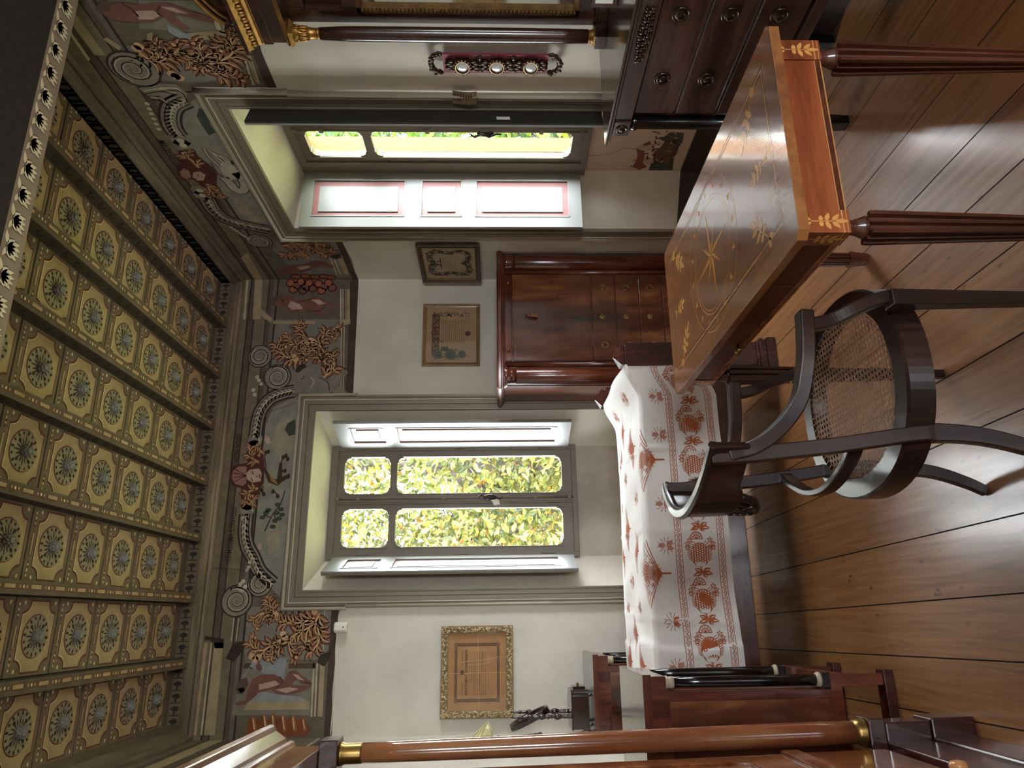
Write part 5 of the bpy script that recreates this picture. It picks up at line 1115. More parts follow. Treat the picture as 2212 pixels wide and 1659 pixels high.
# small shell on the same cabinet, palm and crucifix on the left wall
SHELL = plain('pink_shell', '#cfa595', .35); SHELLD = plain('brown_red_shell', '#6b2c25', .35)
mb = MB()
mb.lathe([(.0, 0), (.022, .004), (.03, .02), (.024, .04), (.016, .062), (.008, .085), (.0, .105)], (-.635, 4.40, .936), n=12, m=0)
mb.lathe([(.0, 0), (.018, .003), (.024, .016), (.018, .028), (.0, .036)], (-.628, 4.335, .936), n=12, m=1)
tag(mb.build('shell_ornament', [SHELL, SHELLD]), 'small pink shell ornament at the wall end of the far bedside cabinet', 'ornament')
PALM = plain('dry_palm', '#d8cf9c', .6, var=.12, scale=40)
mb = MB()
tip = Vector((-.580, 4.57, 1.528)); ba, bb = Vector((-.672, 4.53, 1.640)), Vector((-.668, 4.55, 1.500))
nst = 9
vs = []
for k in range(nst + 1):                  # pleated blade of the woven leaf, folded to a point
    t = k / nst
    q = ba.lerp(bb, t)
    dz = .006 if k % 2 else -.004
    vs += [q + Vector((0, dz, 0)), q.lerp(tip, .55) + Vector((.004 * sin(PI * t), dz, .004 * sin(PI * t))), tip + Vector((-.008 * abs(t - .5), 0, .008 * (.5 - t)))]
mb.add(vs, [(3 * k + j, 3 * k + j + 1, 3 * k + j + 4, 3 * k + j + 3) for k in range(nst) for j in range(2)])
vs = []
for k in range(6):
    t = k / 5
    q = Vector((-.650, 4.545, 1.505 + .055 * t)); vs += [q, q.lerp(tip, .5) + Vector((0, -.012, -.006 * sin(PI * t))), tip.lerp(q, .15) + Vector((0, -.006, 0))]
mb.add(vs, [(3 * k + j, 3 * k + j + 1, 3 * k + j + 4, 3 * k + j + 3) for k in range(5) for j in range(2)])
mb.tube([bb, tip.lerp(bb, .5) + Vector((.006, -.006, -.006)), tip], [.005, .004, .002], 6); mb.tube([ba, tip.lerp(ba, .5), tip], [.004, .003, .002], 6)
mb.ell((-.668, 4.535, 1.655), (.010, .012, .016), 8, 6)
tag(mb.build('palm_sprig', PALM), 'folded cream palm leaf sprig fixed high on the left wall', 'palm leaf')
cr = MB()
cr.bar([(-.662, 4.615, 1.225), (-.668, 4.52, 1.46), (-.668, 4.50, 1.51)], .014, .018, up=(1, 0, 0)); cr.bar([(-.668, 4.40, 1.43), (-.668, 4.62, 1.47)], .012, .014, up=(1, 0, 0))
cr.ell((-.660, 4.617, 1.22), (.011, .011, .014)); cr.ell((-.661, 4.605, 1.25), (.009, .009, .010))
tag(cr.build('crucifix', DKW), 'thin dark wooden crucifix on the left wall below the palm leaf', 'crucifix')
# ------------------------------------------------------------------ inlaid table
tb = empty('inlaid_table', (1.07, 1.94, 0), 'red-brown inlaid side table with star marquetry top and fluted legs', 'table')
tx0, tx1, ty0, ty1, tz = .785, 1.378, 1.358, 2.526, .785
p = Paint(lambda u, v, h: (u, v, tz + h), step=.00012, base=.00015)
r = .018
c = [(tx0 + r, ty0), (tx1 - r, ty0), (tx1, ty0 + r), (tx1, ty1 - r), (tx1 - r, ty1), (tx0 + r, ty1), (tx0, ty1 - r), (tx0, ty0 + r)]
p.mb.prism(c, 'z', tz - .024, tz - .002, p.mi(TABTOP))
c2 = [(1.0815 + (x - 1.0815) * .996, 1.942 + (y - 1.942) * .998) for x, y in c]
n = len(c)
p.mb.add([(x, y, tz - .002) for x, y in c] + [(x, y, tz) for x, y in c2], [(i, (i + 1) % n, n + (i + 1) % n, n + i) for i in range(n)] + [tuple(range(n, 2 * n))], p.mi(TABTOP))
g = .072
for (q, w, m, l) in ((g, .004, INLAYD, 0), (g + .007, .009, INLAY, 0), (g + .014, .003, INLAYD, 0)):
    p.stroke([(tx0 + q, ty0 + q), (tx1 - q, ty0 + q), (tx1 - q, ty1 - q), (tx0 + q, ty1 - q)], w, m, 0, True)
sc = (1.065, 1.955)
for R_, w, m in ((.240, .0035, INLAY), (.185, .0035, INLAY), (.172, .0025, INLAY)): p.ring(sc, R_, R_, w, m, 0, 48)
LT = plain('inlay_light', '#d59a52', .25, coat=.5); MD = plain('inlay_mid', '#a8662c', .25, coat=.5)
for k in range(8):
    a = 2 * PI * k / 8 + .12
    L_ = .155 if k % 2 == 0 else .10
    w_ = .034 if k % 2 == 0 else .028
    tip = (sc[0] + L_ * cos(a), sc[1] + L_ * sin(a))
    for sd, mm in ((1, LT), (-1, MD)):
        b_ = (sc[0] + w_ * cos(a + sd * PI / 8), sc[1] + w_ * sin(a + sd * PI / 8))
        p.poly([sc, b_, tip], mm, 1 + (k % 2 == 0))
for k in range(16):                       # little figures between the rings
    a = 2 * PI * k / 16
    e = (sc[0] + .213 * cos(a), sc[1] + .213 * sin(a))
    p.leaf((e[0] - .014 * cos(a), e[1] - .014 * sin(a)), a, .030, .011, LT, 1)
    p.leaf(e, a + 2.0, .016, .006, LT, 1); p.leaf(e, a - 2.0, .016, .006, LT, 1)
def sprig(pp, c, a, s, l=1):
    pp.stroke([(c[0] - s * .5 * cos(a), c[1] - s * .5 * sin(a)), c, (c[0] + s * .3 * cos(a), c[1] + s * .3 * sin(a))], s * .035, LT, l)
    for t, da, ln in ((.30, 0, .42), (.20, .8, .34), (.20, -.8, .34), (.0, 1.15, .32), (.0, -1.15, .32), (-.15, 1.5, .2), (-.15, -1.5, .2), (-.45, 2.6, .26), (-.45, -2.6, .26)):
        pp.leaf((c[0] + s * t * cos(a), c[1] + s * t * sin(a)), a + da, s * ln, s * .15, LT, l)
for cc, a in (((.915, 1.56), .8), ((1.245, 1.56), 2.3), ((.915, 2.33), -.8), ((1.245, 2.33), -2.3)): sprig(p, cc, a, .13)
sprig(p, (1.07, 1.53), 1.57, .10); sprig(p, (1.07, 2.36), -1.57, .10)
p.build('table_top', tb)
# aprons
ax0, ax1, ay0, ay1 = .815, 1.350, 1.392, 2.492
def apron(f, L0, L1, name, wood_):
    q = Paint(f, step=.0002, base=.0003)
    vs = [f(u, z, d) for d in (0, -.018) for z in (.652, .761) for u in (L0, L1)]
    q.mb.add(vs, [(0, 1, 3, 2), (4, 6, 7, 5), (0, 2, 6, 4), (1, 5, 7, 3), (0, 4, 5, 1), (2, 3, 7, 6)], q.mi(wood_))
    q.rect(L0, L1, .655, .667, TABREDY if wood_ is TABRED else TABRED, 0); q.rect(L0, L1, .667, .669, INLAY, 1); q.rect(L0, L1, .652, .655, INLAY, 1)
    return q.build(name, tb)
apron(lambda u, v, h: (u, ay0 + .002 - h, v), ax0 + .058, ax1 - .058, 'apron', TABRED)
apron(lambda u, v, h: (u, ay1 - .002 + h, v), ax0 + .058, ax1 - .058, 'apron', TABRED)
apron(lambda u, v, h: (ax0 + .002 - h, u, v), ay0 + .058, ay1 - .058, 'apron', TABREDY)
apron(lambda u, v, h: (ax1 - .002 + h, u, v), ay0 + .058, ay1 - .058, 'apron', TABREDY)
dr = MB().box(ax0 - .002, ax0 + .012, 1.665, 2.42, .675, .748).build('drawer', TABREDY, tb, bevel=.002)
MB().lathe([(.006, 0), (.006, -.010), (.014, -.016), (.013, -.026), (.0, -.031)], (ax0 - .002, 2.075, .69), axis='x', n=14).build('knob', BRASS, dr)
def flute_sec(w):
    h = w / 2; g = .0052 * w / .05; d = .009 * w / .05
    side = []
    for cc in (-.36 * h, .36 * h):
        side += [(cc - g * 1.5, 0), (cc - g * .9, -d), (cc + g * .9, -d), (cc + g * 1.5, 0)]
    pts = []
    for k in range(4):
        a = k * PI / 2
        loc = [(-h, 0)] + side
        for u, dd in loc:
            x, y = u, -(h + dd)
            pts.append((x * cos(a) - y * sin(a), x * sin(a) + y * cos(a)))
    return pts
for cx, cy in ((ax0 + .028, ay0 + .028), (ax1 - .028, ay0 + .028), (ax0 + .028, ay1 - .028), (ax1 - .028, ay1 - .028)):
    q = MB()
    q.box(cx - .029, cx + .029, cy - .029, cy + .029, .650, .761, 0)
    q.lathe([(.016, .650), (.022, .645), (.017, .638), (.019, .625), (.024, .612), (.027, .604), (.024, .600)], (cx, cy, 0), n=18, m=1)
    secs = []
    for z, w in ((.600, .057), (.586, .058), (.07, .037)): secs.append([(cx + x, cy + y, z) for x, y in flute_sec(w)])
    ns_ = len(secs[0])
    q.add(sum(secs, []), [tuple(range(ns_)), tuple(range(2 * ns_, 3 * ns_))] + [(s * ns_ + i, s * ns_ + (i + 1) % ns_, (s + 1) * ns_ + (i + 1) % ns_, (s + 1) * ns_ + i) for s in range(2) for i in range(ns_)], 1)
    q.box(cx - .0235, cx + .0235, cy - .0235, cy + .0235, .062, .074, 1); q.frus((cx - .017, cx + .017, cy - .017, cy + .017), 0, (cx - .022, cx + .022, cy - .022, cy + .022), .062, 1)
    lg = q.build('leg', [TABRED, TABLEG], tb)
    for sgn, fn in ((cy < 1.9, lambda u, v, h: (cx + u, cy - .029 - h, v)), (True, lambda u, v, h: (cx - .029 - h, cy + u, v))):
        if sgn:
            w_ = Paint(fn, step=.0002, base=.0004)
            sprig(w_, (0, .705), -1.57, .075); w_.rect(-.029, .029, .664, .667, INLAY, 0); w_.rect(-.029, .029, .655, .657, INLAY, 0)
            w_.build('inlay_sprig', lg)

# ------------------------------------------------------------------ armchair
ch = empty('armchair', (.56, 1.85, 0), 'dark wooden armchair with round caned seat and curved crest, drawn up to the inlaid table', 'chair')
cc, ro, ri, zs, zb_ = (.572, 1.848), .292, .232, .482, .415
mb = MB(); nn_ = 96
prof = [(ro, zb_), (ro, zs - .006), (ro - .006, zs), (ri + .004, zs), (ri, zs - .005), (ri, zb_ + .02), (ro - .03, zb_)]
sq = lambda a: 1 + .035 * cos(2 * a) * 0 + .03 * (abs(sin(2 * a)) ** 2)
vs = [(cc[0] + rr * sq(a) * cos(a) * .97, cc[1] + rr * sq(a) * sin(a), z) for a in [2 * PI * k / nn_ for k in range(nn_)] for rr, z in prof]
m_ = len(prof)
mb.add(vs, [(k * m_ + j, k * m_ + (j + 1) % m_, ((k + 1) % nn_) * m_ + (j + 1) % m_, ((k + 1) % nn_) * m_ + j) for k in range(nn_) for j in range(m_)], 0, False)
mb.build('seat_frame', CHAIRW, ch)
# woven cane: two straight sets and two diagonal sets of strands
def cane_mesh():
    mb = MB(); R_ = ri * 1.005
    def strand(nx, ny, off, w, dz, wav):
        # line n.p = off clipped to the (squared) circle
        tx, ty = -ny, nx
        half = math.sqrt(max(0, R_ * R_ - off * off))
        if half < .01: return
        k = 24
        vs = []
        for i in range(k + 1):
            s_ = -half + 2 * half * i / k
            x, y = nx * off + tx * s_, ny * off + ty * s_
            z = zs - .007 + dz - .006 * (1 - (x * x + y * y) / (R_ * R_)) + wav * (1 if i % 2 else -1)
            for q in (-w, w): vs.append((cc[0] + (x + nx * q) * .985, cc[1] + y + ny * q, z))
        mb.add(vs, [(2 * i, 2 * i + 1, 2 * i + 3, 2 * i + 2) for i in range(k)])
    p_ = .0168; nl = int(R_ / p_)
    for i in range(-nl, nl + 1):
        for d_ in (-.0019, .0019):
            strand(1, 0, i * p_ + d_, .0011, 0, .0008); strand(0, 1, i * p_ + d_, .0011, .0008, .0008)
    for i in range(-int(R_ / (p_ * .7071)), int(R_ / (p_ * .7071)) + 1):
        s2 = .70711
        strand(s2, s2, i * p_ * s2 + p_ * .35, .0011, .0016, .0004); strand(s2, -s2, i * p_ * s2 + p_ * .35, .0011, .0022, .0004)
    for k in range(90):       # stitches round the rim
        a = 2 * PI * k / 72
        mb.add([(cc[0] + (ri - .004) * cos(a) * .975, cc[1] + (ri - .004) * sin(a), zs - .004), (cc[0] + (ri - .004) * cos(a + .016) * .975, cc[1] + (ri - .004) * sin(a + .016), zs - .004),
                (cc[0] + (ri + .009) * cos(a + .03) * .975, cc[1] + (ri + .009) * sin(a + .03), zs + .0012), (cc[0] + (ri + .009) * cos(a + .014) * .975, cc[1] + (ri + .009) * sin(a + .014), zs + .0012)], [(0, 1, 2, 3)])
    return mb
cane_mesh().build('caned_seat', CANE, ch, weld=False)
# front legs
for (x, y) in ((.722, 1.548), (.735, 2.148)):
    MB().frus((x - .013, x + .013, y - .013, y + .013), 0, (x - .021, x + .021, y - .021, y + .021), .50).build('leg', CHAIRW, ch, bevel=.003)
# rear stiles run on into the sabre legs
near = [(.350, 1.605, .955), (.352, 1.605, .88), (.361, 1.605, .775), (.373, 1.605, .66), (.388, 1.606, .55), (.398, 1.607, .475), (.402, 1.607, .40), (.392, 1.605, .30), (.362, 1.602, .19), (.318, 1.598, .07), (.292, 1.596, 0)]
far = [(.352, 2.062, .955), (.356, 2.062, .88), (.366, 2.062, .775), (.378, 2.062, .66), (.392, 2.062, .55), (.404, 2.062, .475), (.412, 2.062, .40), (.410, 2.062, .30), (.398, 2.062, .16), (.366, 2.062, .06), (.336, 2.06, 0)]
for pth in (near, far):
    q = catmull(pth, 5)
    k = len(q)
    MB().bar(q, [.028 if i < k * .55 else .030 - .006 * (i / k) for i in range(k)], [.036 if i < k * .55 else .046 - .018 * (i / k - .55) / .45 for i in range(k)], up=(1, 0, 0), m=0).build('rear_leg', CHAIRW, ch, bevel=.003)
# arms
def arm(y0, y1, yb, dz=0):
    q = MB()
    post = catmull([(.733, y0, .490), (.722, y0, .530), (.700, y0 + (y1 - y0) * .3, .585), (.678, y1, .635), (.668, y1, .675), (.668, y1, .700)], 5)
    q.bar(post, .032, .030, up=(0, 1, 0)); q.build('arm_support', CHAIRW, ch, bevel=.004)
    q = MB()
    a_ = catmull([(.700, y1, .700), (.66, y1, .703), (.60, y1 + (yb - y1) * .1, .708), (.55, y1 + (yb - y1) * .25, .716), (.485, y1 + (yb - y1) * .5, .734), (.434, y1 + (yb - y1) * .7, .768), (.392, y1 + (yb - y1) * .9, .815), (.366, yb, .862), (.352, yb, .915)], 5)
    k = len(a_)
    q.bar(a_, [.044 - .012 * i / k for i in range(k)], [.034] * k, up=(0, 0, 1)); q.build('arm', CHAIRW, ch, bevel=.004)
arm(1.556, 1.572, 1.602); arm(2.14, 2.125, 2.065)
# crest rail, carved splat, lower hoop
plan = catmull([(.376, 1.585, 0), (.330, 1.64, 0), (.290, 1.71, 0), (.266, 1.785, 0), (.258, 1.845, 0), (.264, 1.91, 0), (.287, 1.98, 0), (.330, 2.045, 0), (.372, 2.088, 0)], 6)
mb = MB()
def crest_h(t): return .865 - .0 * t - .055 * max(0, 1 - ((t - .5) / .28) ** 2)
L_ = len(plan); vs = []
for i, q in enumerate(plan):
    t = i / (L_ - 1)
    tn = (plan[min(i + 1, L_ - 1)] - plan[max(i - 1, 0)]).normalized(); nr = Vector((-tn.y, tn.x))
    zt_ = .962 + .010 * sin(PI * t); z_b = max(crest_h(t), .845) if True else 0
    for d, z in ((.010, z_b), (.013, zt_ - .02), (.020, zt_ - .006), (.012, zt_), (-.006, zt_), (-.014, zt_ - .008), (-.009, zt_ - .022), (-.009, z_b)):
        vs.append((q.x + nr.x * d, q.y + nr.y * d, z))
m_ = 8
mb.add(vs, [tuple(range(8)), tuple((L_ - 1) * 8 + k for k in range(8))] + [(i * m_ + j, i * m_ + (j + 1) % m_, (i + 1) * m_ + (j + 1) % m_, (i + 1) * m_ + j) for i in range(L_ - 1) for j in range(m_)])
mb.build('crest_rail', CHAIRW, ch, bevel=.003)
def bx(y): # x of the crest curve at y
    b = min(plan, key=lambda q: abs(q.y - y)); return b.x
mb = MB()
rim = [(1.848 + .098 * cos(a), .852 - .072 * sin(a)) for a in [PI * k / 16 for k in range(17)]]
mb.tube([(bx(y) + .001, y, z) for y, z in rim], .012, 8)
for sgn in (-1, 1):
    mb.tube(catmull([(bx(1.848 + sgn * .075), 1.848 + sgn * .075, .852), (bx(1.848 + sgn * .05), 1.848 + sgn * .055, .815), (bx(1.85), 1.848 + sgn * .015, .800), (bx(1.85), 1.848 + sgn * .035, .835), (bx(1.85), 1.848 + sgn * .012, .848)], 5), .0075, 7)
    mb.tube(catmull([(bx(1.85), 1.848, .792), (bx(1.85), 1.848 + sgn * .03, .79), (bx(1.85), 1.848 + sgn * .06, .80), (bx(1.85), 1.848 + sgn * .05, .825)], 4), .006, 7)
for k in range(4): mb.ell((bx(1.85) - .003, 1.848, .845 - .018 * k), (.011, .014, .011), 8, 6)
mb.build('carved_splat', CHAIRW, ch)
hoop = catmull([(.388, 1.605, .600), (.352, 1.66, .598), (.318, 1.75, .594), (.306, 1.833, .592), (.316, 1.92, .594), (.352, 2.0, .598), (.392, 2.062, .600)], 6)
MB().bar(hoop, .018, .036).build('lower_rail', CHAIRW, ch, bevel=.003)
# ------------------------------------------------------------------ tall secretaire in the corner
se = empty('secretaire', (1.917, 4.55, 0), 'tall flame mahogany fall-front secretaire in the far right corner', 'secretaire')
cx, yf, yb = 1.917, 4.375, 4.762
MB().box(cx - .475, cx + .472, yf + .012, yb, .02, 1.415).build('carcass', MAHO, se)
mb = MB()
def slab(e, z0, z1): mb.box(cx - .475 - e, min(cx + .475 + e, 2.392), yf - e, yb, z0, z1)
slab(.012, 1.415, 1.424); slab(.028, 1.424, 1.434); slab(.040, 1.434, 1.458); slab(.032, 1.458, 1.466)
mb.build('crown', MAHOX, se, bevel=.006, seg=3)
for sg in (-1, 1):
    m = MB(); xc = cx + sg * .412
    m.lathe([(.060, 0), (.060, 1.335), (.056, 1.345)], (xc, yf + .020, 0), n=28)
    m.lathe([(.056, 1.345), (.057, 1.37), (.061, 1.395), (.062 if sg > 0 else .082, 1.415)], (xc, yf + .022, 0), n=28)
    xb = cx + sg * .334
    m.lathe([(.017, 0), (.017, 1.415)], (xb, yf + .008, 0), n=14)
    m.box(min(xc, xc + sg * .063), max(xc, xc + sg * .063), yf + .0, yf + .03, 0, 1.415)
    m.build('pilaster', MAHO, se)
    m = MB(); m.box(xc - .07, min(xc + .07, 2.392), yf - .045, yf + .05, 0, .05); m.build('foot', WARDD, se, bevel=.004)
def ringpull(x, z, par, s=1.0):
    m = MB(); y = yf - .004
    m.lathe([(.009, 0), (.008, -.006), (.005, -.012), (.0, -.015)], (x, y, z), axis='y', n=10)
    m.tube([(x + .0 + .020 * s * sin(2 * PI * k / 16), y - .009, z - .020 * s + .020 * s * cos(2 * PI * k / 16)) for k in range(16)], .0032, 7, closed=True)
    m.build('ring_pull', BRASS, par)
def rosette(x, z, par, y=None, r=.018, mat=None):
    m = MB(); y = yf - .003 if y is None else y
    for k in range(8):
        a = 2 * PI * k / 8
        m.ell((x + r * .72 * cos(a), y, z + r * .72 * sin(a)), (r * .34, .003, r * .34), 8, 5)
    m.ell((x, y, z), (r * .6, .004, r * .6), 10, 5)
    m.build('escutcheon', mat or BRASS, par)
    k_ = MB(); k_.box(x - .0018, x + .0018, y - .0052, y - .003, z - .007, z + .004, 0); k_.build('keyhole', EBONY, par)
dw = (cx - .312, cx + .312)
td = MB().box(*dw, yf - .004, yf + .014, 1.366, 1.411).build('top_drawer', MAHOX, se, bevel=.002)
for x in (cx - .242, cx + .242):
    m = MB(); m.lathe([(.005, 0), (.005, -.008), (.011, -.014), (.008, -.022), (.0, -.025)], (x, yf - .004, 1.389), axis='y', n=12); m.build('knob', BRASS, td)
ff = MB().box(*dw, yf - .004, yf + .014, .832, 1.358).build('fall_front', FLAME, se, bevel=.002)
m = MB()
for a in ((dw[0] + .016, dw[1] - .016, .845, .848), (dw[0] + .016, dw[1] - .016, 1.342, 1.345), (dw[0] + .016, dw[0] + .019, .845, 1.345), (dw[1] - .019, dw[1] - .016, .845, 1.345)): m.box(a[0], a[1], yf - .0045, yf - .0038, a[2], a[3])
m.build('inlay_line', MAHOX, ff)
rosette(cx, 1.262, ff, r=.017, mat=BRONZE)
TASS = plain('key_tassel_thread', '#8a5a36', .8, var=.3, scale=80)
m = MB(); m.tube([(cx, yf - .004, 1.259), (cx, yf - .03, 1.259)], .003, 6, 1); m.ell((cx, yf - .032, 1.252), (.009, .008, .010), 8, 6, 0)
m.lathe([(.004, 1.246), (.011, 1.235), (.014, 1.205), (.017, 1.192)], (cx, yf - .032, 0), n=10, m=0); m.build('key_tassel', [TASS, BRASS], ff)
for z0, z1 in ((.668, .823), (.508, .660), (.348, .500), (.10, .340)):
    d = MB().box(*dw, yf - .004, yf + .014, z0, z1).build('drawer', FLAME, se, bevel=.002)
    z = (z0 + z1) / 2 + .012
    for x in (cx - .207, cx + .207): ringpull(x, z + .012, d)
    rosette(cx, z, d)

# ------------------------------------------------------------------ chest of drawers on the right
dr_ = empty('chest_of_drawers', (2.14, 1.88, 0), 'dark walnut chest of drawers with corner columns under the gilded pier glass', 'chest of drawers')
mb = MB(); mb.box(1.893, 2.394, 1.256, 2.505, .976, .990); mb.box(1.882, 2.394, 1.245, 2.516, .990, 1.0)
mb.build('top', DRESS, dr_, bevel=.004)
mb = MB(); mb.box(1.945, 2.388, 1.30, 2.46, .352, .906); mb.box(1.905, 2.388, 1.29, 2.47, .906, .976); mb.box(1.92, 2.388, 1.29, 2.47, .352, .395)
mb.build('carcass', DRESS, dr_, bevel=.003)
for z0, z1 in ((.738, .898), (.572, .730), (.402, .564)):
    d = MB().box(1.930, 1.95, 1.385, 2.375, z0, z1).build('drawer', DRESS, dr_, bevel=.004)
    zc = (z0 + z1) / 2 + .008
    for y in (1.58, 1.88, 2.18):
        m = MB(); m.lathe([(.031, 0), (.031, -.004), (.027, -.007), (.026, -.004), (.021, -.004), (.018, -.008), (.014, -.006), (.010, -.010), (.0, -.012)], (1.930, y, zc), axis='x', n=22)
        if y != 1.88: m.tube([(1.922 - .004, y + .020 * sin(2 * PI * k / 18), zc - .004 + .022 * cos(2 * PI * k / 18)) for k in range(18)], .0028, 6, closed=True)
        else: m.tube(catmull([(1.920, y - .008, zc + .012), (1.917, y + .010, zc + .008), (1.916, y + .012, zc - .006), (1.918, y - .004, zc - .014), (1.920, y - .010, zc - .004)], 4), .003, 6)
        m.build('ring_handle', BRONZE, d)
mb = MB()                                   # carved mount at the centre of the frieze
for k in range(9):
    y = 1.875 + .026 * (k - 4) + .075; s_ = 1 - abs(k - 4) * .11
    for sg in (-1, 1):
        mb.ell((1.902, y + .006 * sg, .940 + sg * .012 * s_), (.009, .013, .011 * s_ + .003), 8, 6); mb.ell((1.900, y - .010, .940 + sg * .021 * s_), (.007, .010, .006), 8, 5)
    mb.ell((1.898, y, .940), (.009, .009, .008), 8, 6)
mb.build('carved_mount', BRONZE, dr_)
for y in (2.43, 1.33):
    c_ = MB(); c_.lathe([(.030, .395), (.030, .42), (.026, .425), (.026, .875), (.031, .882), (.031, .906)], (1.930, y, 0), n=20); cc_ = c_.build('corner_column', EBONY, dr_)
    MB().box(1.896, 1.96, y - .042, y + .042, .908, .974).build('block', DRESSZ, cc_, bevel=.002)
    m = MB(); m.lathe([(.024, 0), (.024, -.004), (.019, -.007), (.018, -.003), (.012, -.004), (.009, -.009), (.0, -.011)], (1.896, y, .941), axis='x', n=20); m.build('rosette', BRONZE, cc_)
    for x in (1.935, 2.35): MB().frus((x - .022, x + .022, y - .022, y + .022), 0, (x - .034, x + .034, y - .034, y + .034), .352).build('leg', EBONY, dr_, bevel=.003)

# ------------------------------------------------------------------ pier glass on the chest
pg = empty('pier_glass', (2.31, 1.88, 1.0), 'tall dark pier glass with slim column and gilded cornice standing on the chest of drawers', 'mirror')
mb = MB(); mb.box(2.308, 2.392, 1.39, 2.372, 1.0005, 1.040); mb.box(2.312, 2.390, 1.40, 2.345, 1.040, 1.052); mb.build('base', PSYW, pg, bevel=.002)
mb = MB()
for a in ((2.27, 2.328, 1.052, 2.285), (1.432, 1.49, 1.052, 2.285)): mb.box(2.325, 2.385, a[0], a[1], a[2], a[3])
mb.box(2.325, 2.385, 1.49, 2.27, 1.052, 1.118); mb.box(2.325, 2.385, 1.49, 2.27, 2.005, 2.065); mb.box(2.325, 2.385, 1.49, 2.27, 2.215, 2.285); mb.box(2.368, 2.385, 1.49, 2.27, 1.118, 2.005); mb.box(2.36, 2.385, 1.49, 2.27, 2.065, 2.215)
mb.build('mirror_frame', PSYW, pg, bevel=.003)
g_ = MB()
for a in ((2.248, 2.272, 1.118, 2.005), (1.488, 1.512, 1.118, 2.005), (1.488, 2.272, 1.118, 1.140), (1.488, 2.272, 1.983, 2.005)): g_.box(2.318, 2.336, *a)
k = 0
z = 1.135
while z < 1.99:
    g_.ell((2.318, 2.260, z), (.006, .010, .007), 8, 5); g_.ell((2.318, 1.500, z), (.006, .010, .007), 8, 5); z += .016
gm = g_.build('gilded_moulding', GOLDD, pg)
MB().add([(2.335, 1.50, 1.13), (2.335, 2.26, 1.13), (2.335, 2.26, 1.995), (2.335, 1.50, 1.995)], [(0, 1, 2, 3)]).build('glass', MIRROR, pg)
mb = MB()
random.seed(5)
for q in range(26): mb.ell((2.348, 1.88 + random.gauss(0, .09), 2.14 + random.gauss(0, .02)), (.012, random.uniform(.012, .03), random.uniform(.010, .022)), 8, 6)
for q in range(14): mb.ell((2.348, 2.12 + random.gauss(0, .016), 2.145 + random.gauss(0, .018)), (.012, .012, .011), 8, 6)
mb.build('gilded_mount', GOLD, pg)
def pcol(yc, full):
    c_ = MB()
    zz = [(.020, 1.075)] + [(.0205 + .0015 * sin(PI * t / 10), 1.075 + 1.09 * t / 10) for t in range(1, 10)] + [(.018, 2.165)]
    c_.lathe([(r * 1.36, z) for r, z in zz], (2.275, yc, 0), n=24); o = c_.build('column', PSYW, pg)
    b_ = MB(); b_.box(2.242, 2.308, yc - .033, yc + .033, 1.0005, 1.046, 1); b_.box(2.247, 2.303, yc - .028, yc + .028, 1.046, 1.053, 0); b_.lathe([(.028, 1.053), (.028, 1.058), (.024, 1.063), (.026, 1.068), (.022, 1.075)], (2.275, yc, 0), n=18, m=0)
    b_.build('column_base', [GOLD, PSYW], o, bevel=.001)
    k_ = MB(); k_.lathe([(.020, 2.165), (.023, 2.170), (.020, 2.176), (.022, 2.20), (.024, 2.205), (.021, 2.21), (.024, 2.245), (.034, 2.268), (.030, 2.272)], (2.275, yc, 0), n=18)
    for q in range(10):
        a = 2 * PI * q / 10
        k_.ell((2.275 + .024 * cos(a), yc + .024 * sin(a), 2.232), (.006, .006, .022), 7, 6); k_.ell((2.275 + .029 * cos(a + .3), yc + .029 * sin(a + .3), 2.256), (.005, .005, .012), 7, 5)
    k_.frus((2.247, 2.303, yc - .028, yc + .028), 2.268, (2.236, 2.314, yc - .039, yc + .039), 2.284)
    k_.build('capital', GOLD, o)
pcol(2.335, 1); pcol(1.425, 0)
mb = MB(); mb.box(2.245, 2.392, 1.405, 2.355, 2.284, 2.392); mb.box(2.240, 2.392, 1.400, 2.360, 2.355, 2.392); mb.build('entablature', PSYW, pg, bevel=.002)
mb = MB(); mb.prism([(2.246, 2.284), (2.232, 2.289), (2.236, 2.297), (2.246, 2.300)], 'y', 1.40, 2.36); mb.build('gilded_moulding', GOLD, pg)
mb = MB()
pr = [(2.245, 2.392), (2.232, 2.398), (2.228, 2.41), (2.205, 2.428), (2.195, 2.446), (2.240, 2.446)]
mb.prism(pr, 'y', 1.41, 2.350); mb.box(2.24, 2.392, 1.42, 2.340, 2.392, 2.446)
y = 1.425
while y < 2.34: mb.ell((2.211, y, 2.422), (.011, .012, .017), 8, 6); y += .030
mb.build('gilded_cornice', GOLD, pg)
mb = MB(); mb.box(2.186, 2.392, 1.405, 2.358, 2.446, 2.458); mb.build('cornice_board', PSYW, pg)
mb = MB(); arc = [(1.88 + .47 * cos(a), 2.458 + .20 * sin(a)) for a in [PI * k / 24 for k in range(25)]]
mb.prism(arc, 'x', 2.30, 2.385); mb.build('arched_pediment', PSYW, pg)
mb = MB(); mb.tube([(2.295, y, z + .004) for y, z in arc], .010, 8); mb.tube([(2.292, 1.88 + .43 * cos(a), 2.460 + .175 * sin(a)) for a in [PI * k / 24 for k in range(25)]], .006, 7); mb.build('gilded_moulding', GOLD, pg)
for y in (2.30, 1.46):
    m = MB(); m.lathe([(.0, -.016), (.018, -.012), (.034, -.004), (.036, .0), (.036, .085)], (2.25, y, 2.496), axis='x', n=20, m=1)
    for k in range(9):
        a = 2 * PI * k / 9
        m.ell((2.240, y + .020 * cos(a), 2.496 + .020 * sin(a)), (.006, .009, .009), 8, 6, 0)
    m.ell((2.234, y, 2.496), (.007, .010, .010), 8, 6, 0); m.build('rosette', [GOLDD, PSYW], pg)
